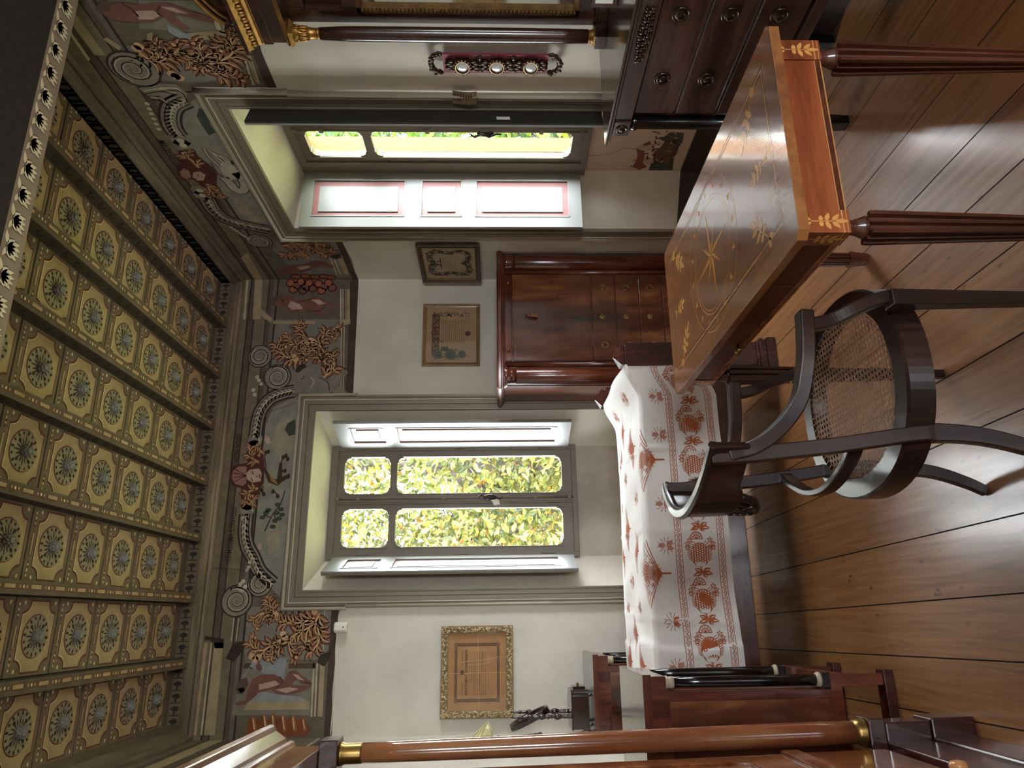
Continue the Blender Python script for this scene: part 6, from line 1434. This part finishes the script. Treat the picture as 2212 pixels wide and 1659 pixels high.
# small framed picture standing on the chest
mb = MB(); mb.box(2.155, 2.172, 1.92, 2.075, 1.0005, 1.098, 0); mb.build_ = None
pf = empty('picture_frame', (2.16, 2.0, 1.0), 'small dark picture frame standing on the chest of drawers before the pier glass', 'picture frame')
mb.build('frame', WARDD, pf, bevel=.002)
MB().add([(2.1545, 1.945, 1.02), (2.1545, 2.055, 1.02), (2.1545, 2.055, 1.085), (2.1545, 1.945, 1.085)], [(0, 1, 2, 3)]).build('print', PAPERW, pf)
MB().bar([(2.172, 2.0, 1.07), (2.215, 2.0, 1.0035)], .03, .004, up=(1, 0, 0)).build('strut', WARDD, pf)

# ------------------------------------------------------------------ wardrobe at the left edge
wd = empty('wardrobe', (-.5, 1.8, 0), 'tall polished mahogany wardrobe with corner column at the left edge', 'wardrobe')
xf = -.375
mb = MB(); mb.box(-.672, xf - .02, 1.15, 2.40, .12, 2.02); mb.build('carcass', WARD, wd, bevel=.002)
mb = MB(); mb.box(-.672, -.352, 1.13, 2.415, .0, .135); mb.build('plinth', WARDD, wd, bevel=.006)
mb = MB(); mb.box(-.672, -.362, 1.14, 2.408, .135, .275); mb.build('lower_case', WARDD, wd, bevel=.004)
for y0, y1 in ((2.325, 2.428), (1.13, 1.23)):
    m = MB(); m.box(-.40, -.300, y0, y1, .0, .135); m.box(-.392, -.308, y0 + .008, y1 - .008, .135, .275); m.build('corner_base', WARDD, wd, bevel=.005)
    yc = (y0 + y1) / 2
    m = MB(); m.lathe([(.0335, .355)] + [(.0345 - .006 * (t / 12) ** 1.5, .355 + 1.53 * t / 12) for t in range(1, 13)], (-.338, yc, 0), n=28); o = m.build('column', COLW, wd)
    m = MB(); m.lathe([(.0285, 1.862), (.0295, 1.868), (.029, 1.915), (.033, 1.922), (.034, 1.930)], (-.338, yc, 0), n=24); m.build('brass_ring', BRASS, o); m = MB(); m.lathe([(.041, .325), (.041, .332), (.036, .345), (.0345, .362)], (-.338, yc, 0), n=24); m.build('brass_ring', BRASS, o)
    m = MB(); m.box(-.386, -.294, yc - .044, yc + .044, 1.930, 1.985); m.build('top_block', WARDD, wd, bevel=.003)
    m = MB(); m.box(-.384, -.296, yc - .042, yc + .042, .275, .325); m.build('base_block', WARDD, wd, bevel=.003)
mb = MB(); mb.box(-.672, -.318, 1.14, 2.412, 1.985, 2.100); mb.build('frieze', WARDY, wd, bevel=.003)
mb = MB(); pr = [(-.322, 2.088), (-.310, 2.092), (-.306, 2.104), (-.318, 2.112), (-.300, 2.118), (-.278, 2.150), (-.264, 2.156), (-.258, 2.172), (-.266, 2.182), (-.40, 2.186), (-.40, 2.088)]
mb.prism(pr, 'y', 1.08, 2.465); mb.box(-.672, -.39, 1.08, 2.465, 2.095, 2.186); mb.build('cornice', WARDY, wd, bevel=.002)
# door with raised panel, drawer below
do = MB(); y0, y1 = 1.30, 2.285
do.box(xf - .02, xf, y0, y0 + .09, .62, 1.955); do.box(xf - .02, xf, y1 - .075, y1, .62, 1.955); do.box(xf - .02, xf, y0 + .09, y1 - .075, .62, .74); do.box(xf - .02, xf, y0 + .09, y1 - .075, 1.86, 1.955); do.box(xf - .021, xf - .012, y0 + .09, y1 - .075, .74, 1.86)
dd = do.build('door', WARDY, wd, bevel=.003)
m = MB(); m.box(xf - .012, xf - .004, y0 + .12, y1 - .105, .77, 1.83); m.build('door_panel', WARD, dd, bevel=.006)
m = MB(); m.box(xf - .02, xf + .008, 1.24, 2.31, .560, .618); m.build('rail', WARDY, wd, bevel=.006)
wdr = MB().box(xf - .02, xf, 1.28, 2.30, .30, .552).build('drawer', WARDY, wd, bevel=.004)
m = MB(); m.lathe([(.017, 0), (.016, .003), (.0, .004)], (xf, 1.955, .50), axis='x', n=16); m.build('escutcheon', BRASS, wdr)
KN = plain('pale_wooden_knob', '#c98a55', .35, coat=.4, var=.08)
m = MB(); m.lathe([(.009, 0), (.009, .012), (.019, .020), (.022, .030), (.018, .040), (.0, .044)], (xf, 1.885, .335), axis='x', n=18); m.build('knob', KN, wdr)

# the old case leans back a little towards the wall
for o in list(bpy.data.objects):
    q = o; top = None
    while q: top = q; q = q.parent
    if top is wd and o.type == 'MESH':
        for v in o.data.vertices:
            z = v.co.z + (world_loc(o).z)
            v.co.x -= .0095 + .018 * z
# ------------------------------------------------------------------ framed certificates
def framed(name, fn, W, H, bw, depth, mats, label, deco=None, group=None, inner=None):
    """fn(u, v, h): u across, v up (centre origin), h away from the wall"""
    o = fn(0, 0, 0)
    root = empty(name, o, label, 'framed certificate', group)
    mb = MB()
    prof = [(0, 0), (0, depth), (bw * .3, depth), (bw * .75, depth * .65), (bw, depth * .55), (bw, 0)]
    cs = [(-1, -1), (1, -1), (1, 1), (-1, 1)]
    n = len(prof)
    vs = [fn(sx * (W / 2 - d), sz * (H / 2 - d), h) for sx, sz in cs for d, h in prof]
    mb.add(vs, [(k * n + j, k * n + j + 1, ((k + 1) % 4) * n + j + 1, ((k + 1) % 4) * n + j) for k in range(4) for j in range(n - 1)])
    if inner:
        w = bw * .22
        for k in range(4):
            pass
        vs = [fn(sx * (W / 2 - bw + a), sz * (H / 2 - bw + a), h) for sx, sz in cs for a, h in ((w, depth * .78), (0, depth * .72), (-w * .2, depth * .4))]
        mb.add(vs, [(k * 3 + j, k * 3 + j + 1, ((k + 1) % 4) * 3 + j + 1, ((k + 1) % 4) * 3 + j) for k in range(4) for j in range(2)], 1)
    fr = mb.build('frame', mats, root, bevel=.0015)
    MB().add([fn(-W / 2 + .004, -H / 2 + .004, .001), fn(W / 2 - .004, -H / 2 + .004, .001), fn(W / 2 - .004, H / 2 - .004, .001), fn(-W / 2 + .004, H / 2 - .004, .001)], [(0, 1, 2, 3)]).build('backing', WARDD, root)
    return root, fr
def glazing(fn, W, H, h, root):
    MB().add([fn(-W / 2, -H / 2, h), fn(W / 2, -H / 2, h), fn(W / 2, H / 2, h), fn(-W / 2, H / 2, h)], [(0, 1, 2, 3)]).build('pane', GLASS, root)
PAP1 = plain('brown_parchment', '#a97c52', .7, var=.1, scale=12); PAP2 = plain('tan_certificate_paper', '#a98866', .7, var=.1, scale=12); PAP3 = plain('grey_certificate_paper', '#a08c72', .7, var=.08, scale=12)
INK = plain('black_ink', '#2b2019', .7); INKB = plain('brown_ink', '#5b4030', .7); INKG = plain('grey_green_ink', '#4f554a', .7); CRE = plain('paper_crease', '#cda27c', .7); SEAL = plain('seal_red', '#6a2f2f', .6)
def lines(p, x0, x1, z0, dz, n, m, w=.0016):
    for k in range(n):
        x = x0 + random.uniform(0, .012); z = z0 - dz * k
        while x < x1:
            e = min(x1, x + random.uniform(.006, .02)); p.rect(x, e, z - w, z + w, m, 1); x = e + .003
random.seed(11)
f1 = lambda u, v, h: (-.3145 + u, YB - .012 - h, 1.600 + v)
CARV = plain('carved_gilt_wood', '#8a7450', .6, metal=.15, var=.35, scale=50, bumpy=.4); CARVL = plain('carved_gilt_cream', '#cdb98f', .55, metal=.1, var=.25, scale=60)  # cream carving mixed at random with darker gilt
r1, fr1 = framed('framed_certificate', f1, .540, .452, .046, .022, [CARV], 'brown doctorate certificate in a carved gilt frame left of the back window')
mb = MB()
for k in range(820):
    t = random.random() * 4; sd = int(t); q = random.uniform(-1, 1); b = random.uniform(.008, .038)
    u, v = ((q * .27, .226 - b), (q * .27, -.226 + b), (.27 - b, q * .226), (-.27 + b, q * .226))[sd]
    u = max(-.264, min(.264, u)); v = max(-.22, min(.22, v))
    a = random.random() * PI; s_ = random.uniform(.0045, .0085)
    c_ = f1(u, v, .021)
    mb.ell(c_, (s_ if k % 2 else s_ * .5, .006, s_ * .5 if k % 2 else s_), 6, 4, k % 3 == 0)
mb.build('carving', [CARVL, CARV], fr1)
p = Paint(lambda u, v, h: f1(u, v, .006 + h), step=.0002, base=.0002)
p.rect(-.225, .225, -.181, .181, PAP1, 0)
for a in ((-.178, .165, .125, .14), (-.178, .165, -.14, -.125), (-.178, -.160, -.14, .14), (.147, .165, -.14, .14)): p.rect(*a, INKB, 1)
for sx in (-.169, .156):
    for sz in (-.132, .132): p.disc((sx, sz), .013, .012, INKB, 2); p.ring((sx, sz), .007, .007, .002, PAP1, 3)
for k in range(46): p.disc((-.172 + .0074 * k, .1325), .0018, .003, PAP1, 3, 6); p.disc((-.172 + .0074 * k, -.1325), .0018, .003, PAP1, 3, 6)
for k in range(34): p.disc((-.169, -.125 + .0075 * k), .003, .0018, PAP1, 3, 6); p.disc((.156, -.125 + .0075 * k), .003, .0018, PAP1, 3, 6)
p.text('UNIVERSITÉ', (-.135, .088), .014, INKB, 2); p.text('DE GRENOBLE', (.030, .088), .014, INKB, 2)
p.disc((-.006, .093), .015, .014, INKB, 2); p.ring((-.006, .093), .009, .009, .002, PAP1, 3)
p.text("DOCTORAT  D'UNIVERSITÉ", (-.006, .060), .0215, INK, 2, align='CENTER', bold=.02)
lines(p, -.07, .06, .046, .012, 2, INKB, .001); lines(p, -.13, .06, .020, .0125, 2, INKB, .001); lines(p, -.148, .118, -.004, .0125, 5, INKB, .001); lines(p, -.10, .0, -.07, .013, 1, INKB, .001); lines(p, -.145, -.13, -.088, .013, 1, INKB, .001)
def scrawl(p, x, z, L_, m, s=.006):
    p.stroke([(x + L_ * t / 30, z + s * sin(t * 1.9) * (1 if t % 3 else .4)) for t in range(31)], .0018, m, 3)
scrawl(p, -.112, -.016, .10, INK); scrawl(p, .02, -.034, .10, INK)
for a in ((-.01, -.18, -.012, .18), (-.22, -.012, .22, -.006)): p.stroke([(a[0], a[1]), ((a[0] + a[2]) / 2, (a[1] + a[3]) / 2 + .001), (a[2], a[3])], .0022, CRE, 2)
p.stroke([(.055, .12), (.06, .02), (.068, -.06), (.085, -.17)], .002, CRE, 4); p.stroke([(.036, .06), (.04, -.02), (.05, -.09)], .002, CRE, 4)
p.build('certificate', r1); glazing(f1, .45, .362, .014, r1)

f2 = lambda u, v, h: (1.952 + u, YB - .004 - h, 1.795 + v)
GLTF = wood('pale_gilt_frame', '#6b4c2a', '#8f6b3d', '#b08a52', 'x', .4, .2)
r2, fr2 = framed('framed_certificate', f2, .478, .412, .026, .022, [GLTF], 'tan certificate with round medals in a thin pale frame above the secretaire')
p = Paint(lambda u, v, h: f2(u, v, .006 + h), step=.0002, base=.0002)
p.rect(-.215, .215, -.182, .182, PAP2, 0)
p.rect(-.165, .160, .085, .140, INKB, 1)
for k in range(130): p.leaf((random.uniform(-.16, .155), random.uniform(.09, .135)), random.random() * 6, .013, .004, PAP2, 2)
for k in range(60): p.leaf((random.uniform(.145, .172), random.uniform(-.13, .13)), random.random() * 6, .016, .006, INKB, 1)
p.disc((.158, .02), .012, .010, INK, 2); p.disc((.02, .128), .020, .018, SEAL, 3); p.rect(.018, .022, .115, .141, PAP2, 4); p.rect(.008, .032, .126, .130, PAP2, 4)
lines(p, -.06, .12, .07, .0145, 12, INKB, .0016)
for c_, r_ in (((-.150, .095), .034), ((-.150, .005), .042), ((-.150, -.078), .030)): p.disc(c_, r_, r_, INKG, 3, 22); p.ring(c_, r_ * .8, r_ * .8, .002, PAP2, 4)
p.rect(-.125, -.09, .02, .075, INKG, 2); p.rect(-.06, -.045, .06, .075, INKG, 2); p.rect(-.12, -.108, -.04, -.025, INKG, 2); p.disc((.010, -.118), .020, .022, SEAL, 3)
for k in range(40): p.leaf((-.17 + random.uniform(-.012, .012), random.uniform(-.12, .12)), random.random() * 6, .018, .006, INKB, 1)
p.build('certificate', r2); glazing(f2, .43, .364, .013, r2)

# leaning a little off the right wall at its far edge
A3, B3 = Vector((2.385, 4.222)), Vector((2.350, 4.690))
t3 = (A3 - B3).normalized(); n3 = Vector((t3.y, -t3.x)) * (1 if t3.y < 0 and -t3.x < 0 else -1)
n3 = Vector((-abs(t3.y), -t3.x if t3.y < 0 else t3.x)); n3 = Vector((t3.y, -t3.x)) if t3.y < 0 else Vector((-t3.y, t3.x))
M3 = (A3 + B3) / 2
def f3(u, v, h):
    q = M3 + t3 * u + n3 * h
    return (q.x, q.y, 1.79 + v)
DKF = wood('dark_frame_wood', '#2e1a10', '#4a2c1a', '#63402a', 'y', .35, .3)
r3, fr3 = framed('framed_certificate', f3, .470, .425, .034, .024, [DKF, GOLDD], 'certificate with dark scrolled border in a brown and gilt frame beside the right window', inner=True)
p = Paint(lambda u, v, h: f3(u, v, .006 + h), step=.0002, base=.0002)
p.rect(-.202, .202, -.180, .180, PAP3, 0)
pth = [(-.13, .125), (-.06, .138), (0, .120), (.06, .138), (.13, .125), (.150, .07), (.128, 0), (.150, -.07), (.13, -.125), (.06, -.135), (0, -.118), (-.06, -.135), (-.13, -.125), (-.150, -.07), (-.128, 0), (-.150, .07)]
cp = [(q.x, q.y) for q in catmull([(a, b, 0) for a, b in pth], 6, True)]
p.stroke(cp, .034, INKB, 1, True); p.stroke([(a * .83, b * .83) for a, b in cp], .006, INKB, 1, True)
for k, (a, b) in enumerate(cp): p.leaf((a, b), k * .9, .032, .014, INK if k % 3 else PAP3, 2)
for k in range(14): p.leaf((random.gauss(0, .02), .100 + random.gauss(0, .012)), random.random() * 6, .03, .012, INK, 3); p.leaf((random.gauss(0, .025), -.105 + random.gauss(0, .012)), random.random() * 6, .03, .010, INK, 3)
lines(p, -.08, .08, .05, .012, 8, INKB, .0012); p.rect(-.07, .07, .060, .067, INK, 2)
p.build('certificate', r3); glazing(f3, .41, .364, .013, r3)

# ------------------------------------------------------------------ small fittings
sn = empty('motion_sensor', (-.038, 4.75, 2.46), 'white plastic motion sensor high on the back wall under the frieze', 'motion sensor')
mb = MB(); mb.prism([(-.073, 4.778), (-.073, 4.752), (-.062, 4.734), (-.020, 4.734), (-.008, 4.752), (-.008, 4.778)], 'z', 2.418, 2.503); mb.build('housing', PLASTIC, sn, bevel=.010, seg=3)
MB().ell((-.040, 4.7335, 2.442), (.0045, .002, .0045), 10, 6).build('lens', EBONY, sn)
mb = MB(); pts = [(-.055, 4.776, 2.505), (-.072, 4.776, 2.494)] + [(-.09 - .082 * k, 4.7765, 2.487 + .0025 * sin(k * 2.1)) for k in range(8)]
mb.tube(catmull(pts, 4), .0035, 7); tag(mb.build('sensor_cable', CABLE), 'thin white cable running left from the motion sensor under the frieze', 'cable')

lb = Paint(lambda u, v, h: (XR - .031 - .004 * sin(40 * (v - 1.55)) - h, u, v), step=.0002, base=.0002)
CARD = plain('old_parchment_card', '#8a7558', .8, var=.15, scale=20)
lb.mb.grid(lambda s, t: (XR - .030 - .004 * sin(40 * .115 * t), 2.772 + .088 * s, 1.548 + .115 * t + .004 * (s - .5)), 6, 14, lb.mi(CARD))
for k in range(6): lines(lb, 2.780, 2.84 - .006 * (k % 3), 1.636 - .0125 * k, .01, 1, INK, .0022)
lb.stroke([(2.812, 1.650), (2.812, 1.628), (2.826, 1.632), (2.838, 1.618)], .0035, INK, 2); lb.disc((2.796, 1.650), .006, .005, INK, 2); lb.stroke([(2.846, 1.648), (2.852, 1.61), (2.848, 1.57), (2.852, 1.555)], .0022, INKB, 2)
lb.mb.tube([(XR - .040, 2.80, 1.548), (XR - .046, 2.806, 1.538)], .0022, 6, lb.mi(BRASS))
tag(lb.build('parchment_label'), 'small brown handwritten parchment label fixed to the frame of the right window', 'label')

# wall ornament with three oval medallions
ap = empty('wall_ornament', (2.37, 2.59, 1.455), 'narrow upright wall ornament with red panel and three oval medallions beside the right window', 'wall ornament')
REDF = plain('red_damask', '#8e4250', .7, var=.2, scale=40); REDL = plain('red_damask_light', '#c58a88', .7); PEARL = plain('oval_medallion_glass', '#cfd3ce', .12, coat=.6, var=.1, scale=50)
p = Paint(lambda u, v, h: (2.366 - h, u, v), step=.0003, base=.0003)
p.mb.box(2.366, 2.378, 2.538, 2.648, 1.222, 1.690, p.mi(REDF))
for k in range(34):
    c_ = (random.uniform(2.548, 2.638), random.uniform(1.235, 1.68)); p.spiral(c_, .014, 1.1, random.choice((-1, 1)), random.random() * 6, .0035, REDL, 1, 12)
p.build('panel', ap)
ORN = plain('dark_silvered_ornament', '#5d5046', .28, metal=.8, var=.35, scale=60); RIM = plain('bronze_rim', '#8a7357', .3, metal=.8, var=.25, scale=60)
for zc in (1.604, 1.450, 1.298):
    m = MB(); m.tube([(2.346, 2.593 + .036 * cos(2 * PI * k / 24), zc + .031 * sin(2 * PI * k / 24)) for k in range(24)], .0055, 8, 1, closed=True)
    for k in range(16):
        a = 2 * PI * k / 16; m.ell((2.346, 2.593 + .043 * cos(a), zc + .038 * sin(a)), (.005, .006, .006), 7, 5, 1)
    for sg in (-1, 1):
        for k in range(5): m.ell((2.358, 2.593 + .012 * (k - 2), zc + sg * (.050 + .012 * (k % 2))), (.008, .010, .016), 8, 6, 0)
    m.box(2.35, 2.366, 2.556, 2.63, zc - .03, zc + .03, 0)
    o = m.build('medallion_frame', [ORN, RIM], ap)
    m = MB(); m.ell((2.349, 2.593, zc), (.006, .031, .026), 18, 8); m.build('medallion', PEARL, o)
for zc in (1.526, 1.375):
    for y in (2.558, 2.628):
        m = MB(); m.lathe([(.017, 0), (.015, -.004), (.011, -.003), (.008, -.008), (.0, -.009)], (2.366, y, zc), axis='x', n=14); m.build('rosette', ORN, ap)
random.seed(21)
for zc, sg in ((1.690, 1), (1.222, -1)):
    m = MB()
    for k in range(24):
        a = PI * k / 23
        y, z = 2.593 + .052 * cos(a), zc + sg * (.012 + .042 * sin(a))
        m.ell((2.368 + random.uniform(-.004, .004), y, z), (.011, random.uniform(.008, .014), random.uniform(.008, .014)), 8, 6); m.ell((2.362, y + random.uniform(-.012, .012), z + sg * random.uniform(-.006, .012)), (.007, .007, .008), 7, 5)
    m.tube([(2.370, 2.593 + .05 * cos(PI * k / 16), zc + sg * (.010 + .042 * sin(PI * k / 16))) for k in range(17)], .007, 7)
    m.build('pierced_crest' if sg > 0 else 'pierced_pendant', ORN, ap)
# ------------------------------------------------------------------ garden beyond the windows
GRASS = plain('garden_ground', '#5c6b35', .9, var=.3, scale=2)
MB().add([(-14, 5.6, -3.2), (24, 5.6, -3.2), (24, 40, -3.2), (-14, 40, -3.2)], [(0, 1, 2, 3)]).add([(3.4, -10, -3.2), (24, -10, -3.2), (24, 5.6, -3.2), (3.4, 5.6, -3.2)], [(0, 1, 2, 3)]).build('garden_ground', GRASS, kind='structure')

def leaf_mat(name, stops, trans=0.5):
    m, nt, b = new_mat(name)
    g = N(nt, 'ShaderNodeNewGeometry')
    c = ramp(nt, g.outputs['Random Per Island'], stops)
    nt.links.new(c, b.inputs['Base Color'])
    b.inputs['Roughness'].default_value = .45
    out = [n for n in nt.nodes if n.type == 'OUTPUT_MATERIAL'][0]
    mix = N(nt, 'ShaderNodeMixShader'); tl = N(nt, 'ShaderNodeBsdfTranslucent')
    nt.links.new(c, tl.inputs[0]); mix.inputs[0].default_value = trans
    nt.links.new(b.outputs[0], mix.inputs[1]); nt.links.new(tl.outputs[0], mix.inputs[2]); nt.links.new(mix.outputs[0], out.inputs[0])
    return m
MAGL = leaf_mat('magnolia_leaf', [(0.0, '#24300f'), (.3, '#454b17'), (.6, '#5f5a1a'), (.8, '#3a4522'), (.93, '#6a4c16'), (1.0, '#70501c')])
YELL = leaf_mat('yellow_leaf', [(0.0, '#57460e'), (.5, '#69550c'), (1.0, '#4b4f10')])
GREL = leaf_mat('bright_green_leaf', [(0.0, '#213c0c'), (.5, '#39500e'), (1.0, '#525a13')])
BARK = plain('grey_bark', '#2f2923', .9, var=.3, scale=14, bumpy=.8)

def leaves(cells, n, size, mat, name, parent, squash=.42):
    mb = MB()
    for k in range(n):
        c, r = random.choice(cells)
        while True:
            p = Vector((random.uniform(-1, 1), random.uniform(-1, 1), random.uniform(-1, 1)))
            if .2 < p.length < 1: break
        p = Vector((c[0] + p.x * r[0], c[1] + p.y * r[1], c[2] + p.z * r[2]))
        a = Vector((random.gauss(0, 1), random.gauss(0, 1), random.gauss(0, .8))).normalized()
        b = a.cross(Vector((random.gauss(0, 1), random.gauss(0, 1), random.gauss(0, 1)))).normalized()
        L_ = size * random.uniform(.7, 1.25); w = L_ * squash * .5; nn = a.cross(b) * w * .35
        mb.add([p, p + a * L_ * .3 + b * w + nn, p + a * L_ * .7 + b * w * .8 + nn, p + a * L_, p + a * L_ * .7 - b * w * .8 + nn, p + a * L_ * .3 - b * w + nn, p + a * L_ * .5],
               [(0, 6, 1), (1, 6, 2), (2, 6, 3), (3, 6, 4), (4, 6, 5), (5, 6, 0)])
    return mb.build(name, mat, parent, weld=False)

random.seed(31)
mg = empty('magnolia_tree', (1.9, 9.0, -3.2), 'large magnolia with leaning grey branches right outside the back window', 'tree')
br = MB()
br.tube(catmull([(.6, 9.2, -3.2), (.75, 9.1, -1.2), (1.05, 9.0, .4), (1.5, 8.9, 1.5), (1.85, 8.9, 2.6), (2.2, 9.0, 4.2)], 6), [.15 - .09 * i / 30 for i in range(31)], 12)
br.tube(catmull([(1.9, 8.6, -3.2), (1.9, 8.6, -1), (1.82, 8.5, .55), (1.72, 8.4, 1.3), (1.72, 8.3, 2.3), (1.78, 8.4, 3.6)], 6), [.13 - .08 * i / 30 for i in range(31)], 10)
for k in range(46):
    z = random.uniform(.2, 4); x = random.uniform(.6, 2.4); y = random.uniform(8, 9.6)
    d = Vector((random.uniform(-1, 1), random.uniform(-.6, .6), random.uniform(-.3, 1))).normalized() * random.uniform(.4, 1.0)
    br.tube(catmull([(x, y, z), (x + d.x * .5, y + d.y * .5, z + d.z * .4), (x + d.x, y + d.y, z + d.z)], 4), [.022 - .016 * i / 8 for i in range(9)], 6)
br.build('trunk', BARK, mg)
leaves([((1.2, 7.9, 1.9), (1.0, .5, 2.0)), ((1.3, 8.9, 2.2), (1.9, 1.2, 2.4)), ((1.0, 8.5, 3.6), (1.6, .8, 1.2)), ((.6, 8.7, 1.6), (.9, .9, 1.2)), ((2.1, 8.7, 1.0), (.7, .8, 1.0))], 16000, .105, MAGL, 'foliage', mg)
yl = empty('yellow_tree', (1.8, 15, -3.2), 'golden leaved tree farther away behind the magnolia', 'tree')
m = MB(); m.tube([(1.8, 15, -3.2), (1.85, 15, .0), (1.7, 15, 3)], [.2, .15, .06], 8); m.build('trunk', BARK, yl)
leaves([((1.4, 15, .9), (2.3, 1, 1.9)), ((3.2, 15, 1.6), (1.2, 1, 1.6)), ((.7, 15, 2.0), (1.0, 1, 1.4))], 4500, .24, YELL, 'foliage', yl, .55)
gt = empty('green_tree', (8.5, 10.8, -3.2), 'bright green leafy tree outside the right window', 'tree')
m = MB(); m.tube([(8.5, 10.8, -3.2), (8.4, 10.8, 1), (8.6, 10.9, 4)], [.22, .15, .06], 8); m.build('trunk', BARK, gt)
leaves([((8.4, 10.6, 2.0), (1.6, 1.6, 3.6)), ((7.6, 9.6, 3.4), (1.2, 1.2, 1.6)), ((7.8, 9.9, .6), (1.2, 1.2, 1.6))], 3000, .26, GREL, 'foliage', gt, .5)

# ------------------------------------------------------------------ light
W = bpy.data.worlds.new('sky'); SC.world = W; W.use_nodes = True
nt = W.node_tree
bg = nt.nodes['Background']
sky = nt.nodes.new('ShaderNodeTexSky')
sky.sky_type = 'HOSEK_WILKIE'; sky.turbidity = 4.0; sky.sun_direction = (-.45, -.6, .66); sky.ground_albedo = .4
mixc = nt.nodes.new('ShaderNodeMix'); mixc.data_type = 'RGBA'; mixc.inputs[0].default_value = .72
nt.links.new(sky.outputs[0], mixc.inputs[6]); mixc.inputs[7].default_value = (.93, .96, 1.02, 1)
nt.links.new(mixc.outputs[2], bg.inputs[0])
bg.inputs[1].default_value = SKY_STRENGTH
sun = bpy.data.lights.new('sun', 'SUN'); sun.energy = SUN_ENERGY; sun.angle = .01; sun.color = (1, .95, .85)
so = bpy.data.objects.new('sun', sun); COL.objects.link(so)
so.rotation_euler = Vector((.45, .6, -.66)).to_track_quat('-Z', 'Y').to_euler()
def portal(name, loc, sx, sy, direction):
    l = bpy.data.lights.new(name, 'AREA'); l.shape = 'RECTANGLE'; l.size = sx; l.size_y = sy
    l.cycles.is_portal = True
    o = bpy.data.objects.new(name, l); COL.objects.link(o); o.location = loc
    o.rotation_euler = Vector(direction).to_track_quat('-Z', 'Z').to_euler()
portal('daylight_back', (.80, YB + .50, 1.78), .78, 1.76, (0, -1, 0))
portal('daylight_right', (XR + .50, 3.478, 1.78), .76, 1.76, (-1, 0, 0))
portal('daylight_near', (.80, YN, 1.60), .6, 1.2, (0, 1, 0))

# ------------------------------------------------------------------ camera (held sideways)
F_, PPX, PPY = 1534.37, 1133.82, 851.38
yaw, pit, rol = math.radians(17.4694), math.radians(-1.9238), math.radians(-.3423)
fwd = Vector((sin(yaw) * cos(pit), cos(yaw) * cos(pit), sin(pit)))
r0 = Vector((cos(yaw), -sin(yaw), 0)); u0 = r0.cross(fwd)
rt = r0 * cos(rol) + u0 * sin(rol); up = u0 * cos(rol) - r0 * sin(rol)
cam = bpy.data.cameras.new('camera'); co = bpy.data.objects.new('camera', cam); COL.objects.link(co)
X_, Y_, Z_ = -up, rt, -fwd
co.matrix_world = Matrix(((X_.x, Y_.x, Z_.x, 0), (X_.y, Y_.y, Z_.y, 0), (X_.z, Y_.z, Z_.z, 1.44), (0, 0, 0, 1)))
cam.sensor_fit = 'HORIZONTAL'; cam.sensor_width = 36.0; cam.lens = F_ / 2212 * 36
cam.shift_x = (1106 - PPX) / 2212; cam.shift_y = (PPY - 829.5) / 2212
cam.clip_start = .05
SC.camera = co
vs_ = SC.view_settings
vs_.view_transform = 'Standard'; vs_.look = 'None'; vs_.gamma = 1.0; vs_.use_curve_mapping = False
vs_.exposure = EXPOSURE
SC.cycles.max_bounces = 10; SC.cycles.diffuse_bounces = 6; SC.cycles.transparent_max_bounces = 16; SC.cycles.sample_clamp_indirect = 6.0
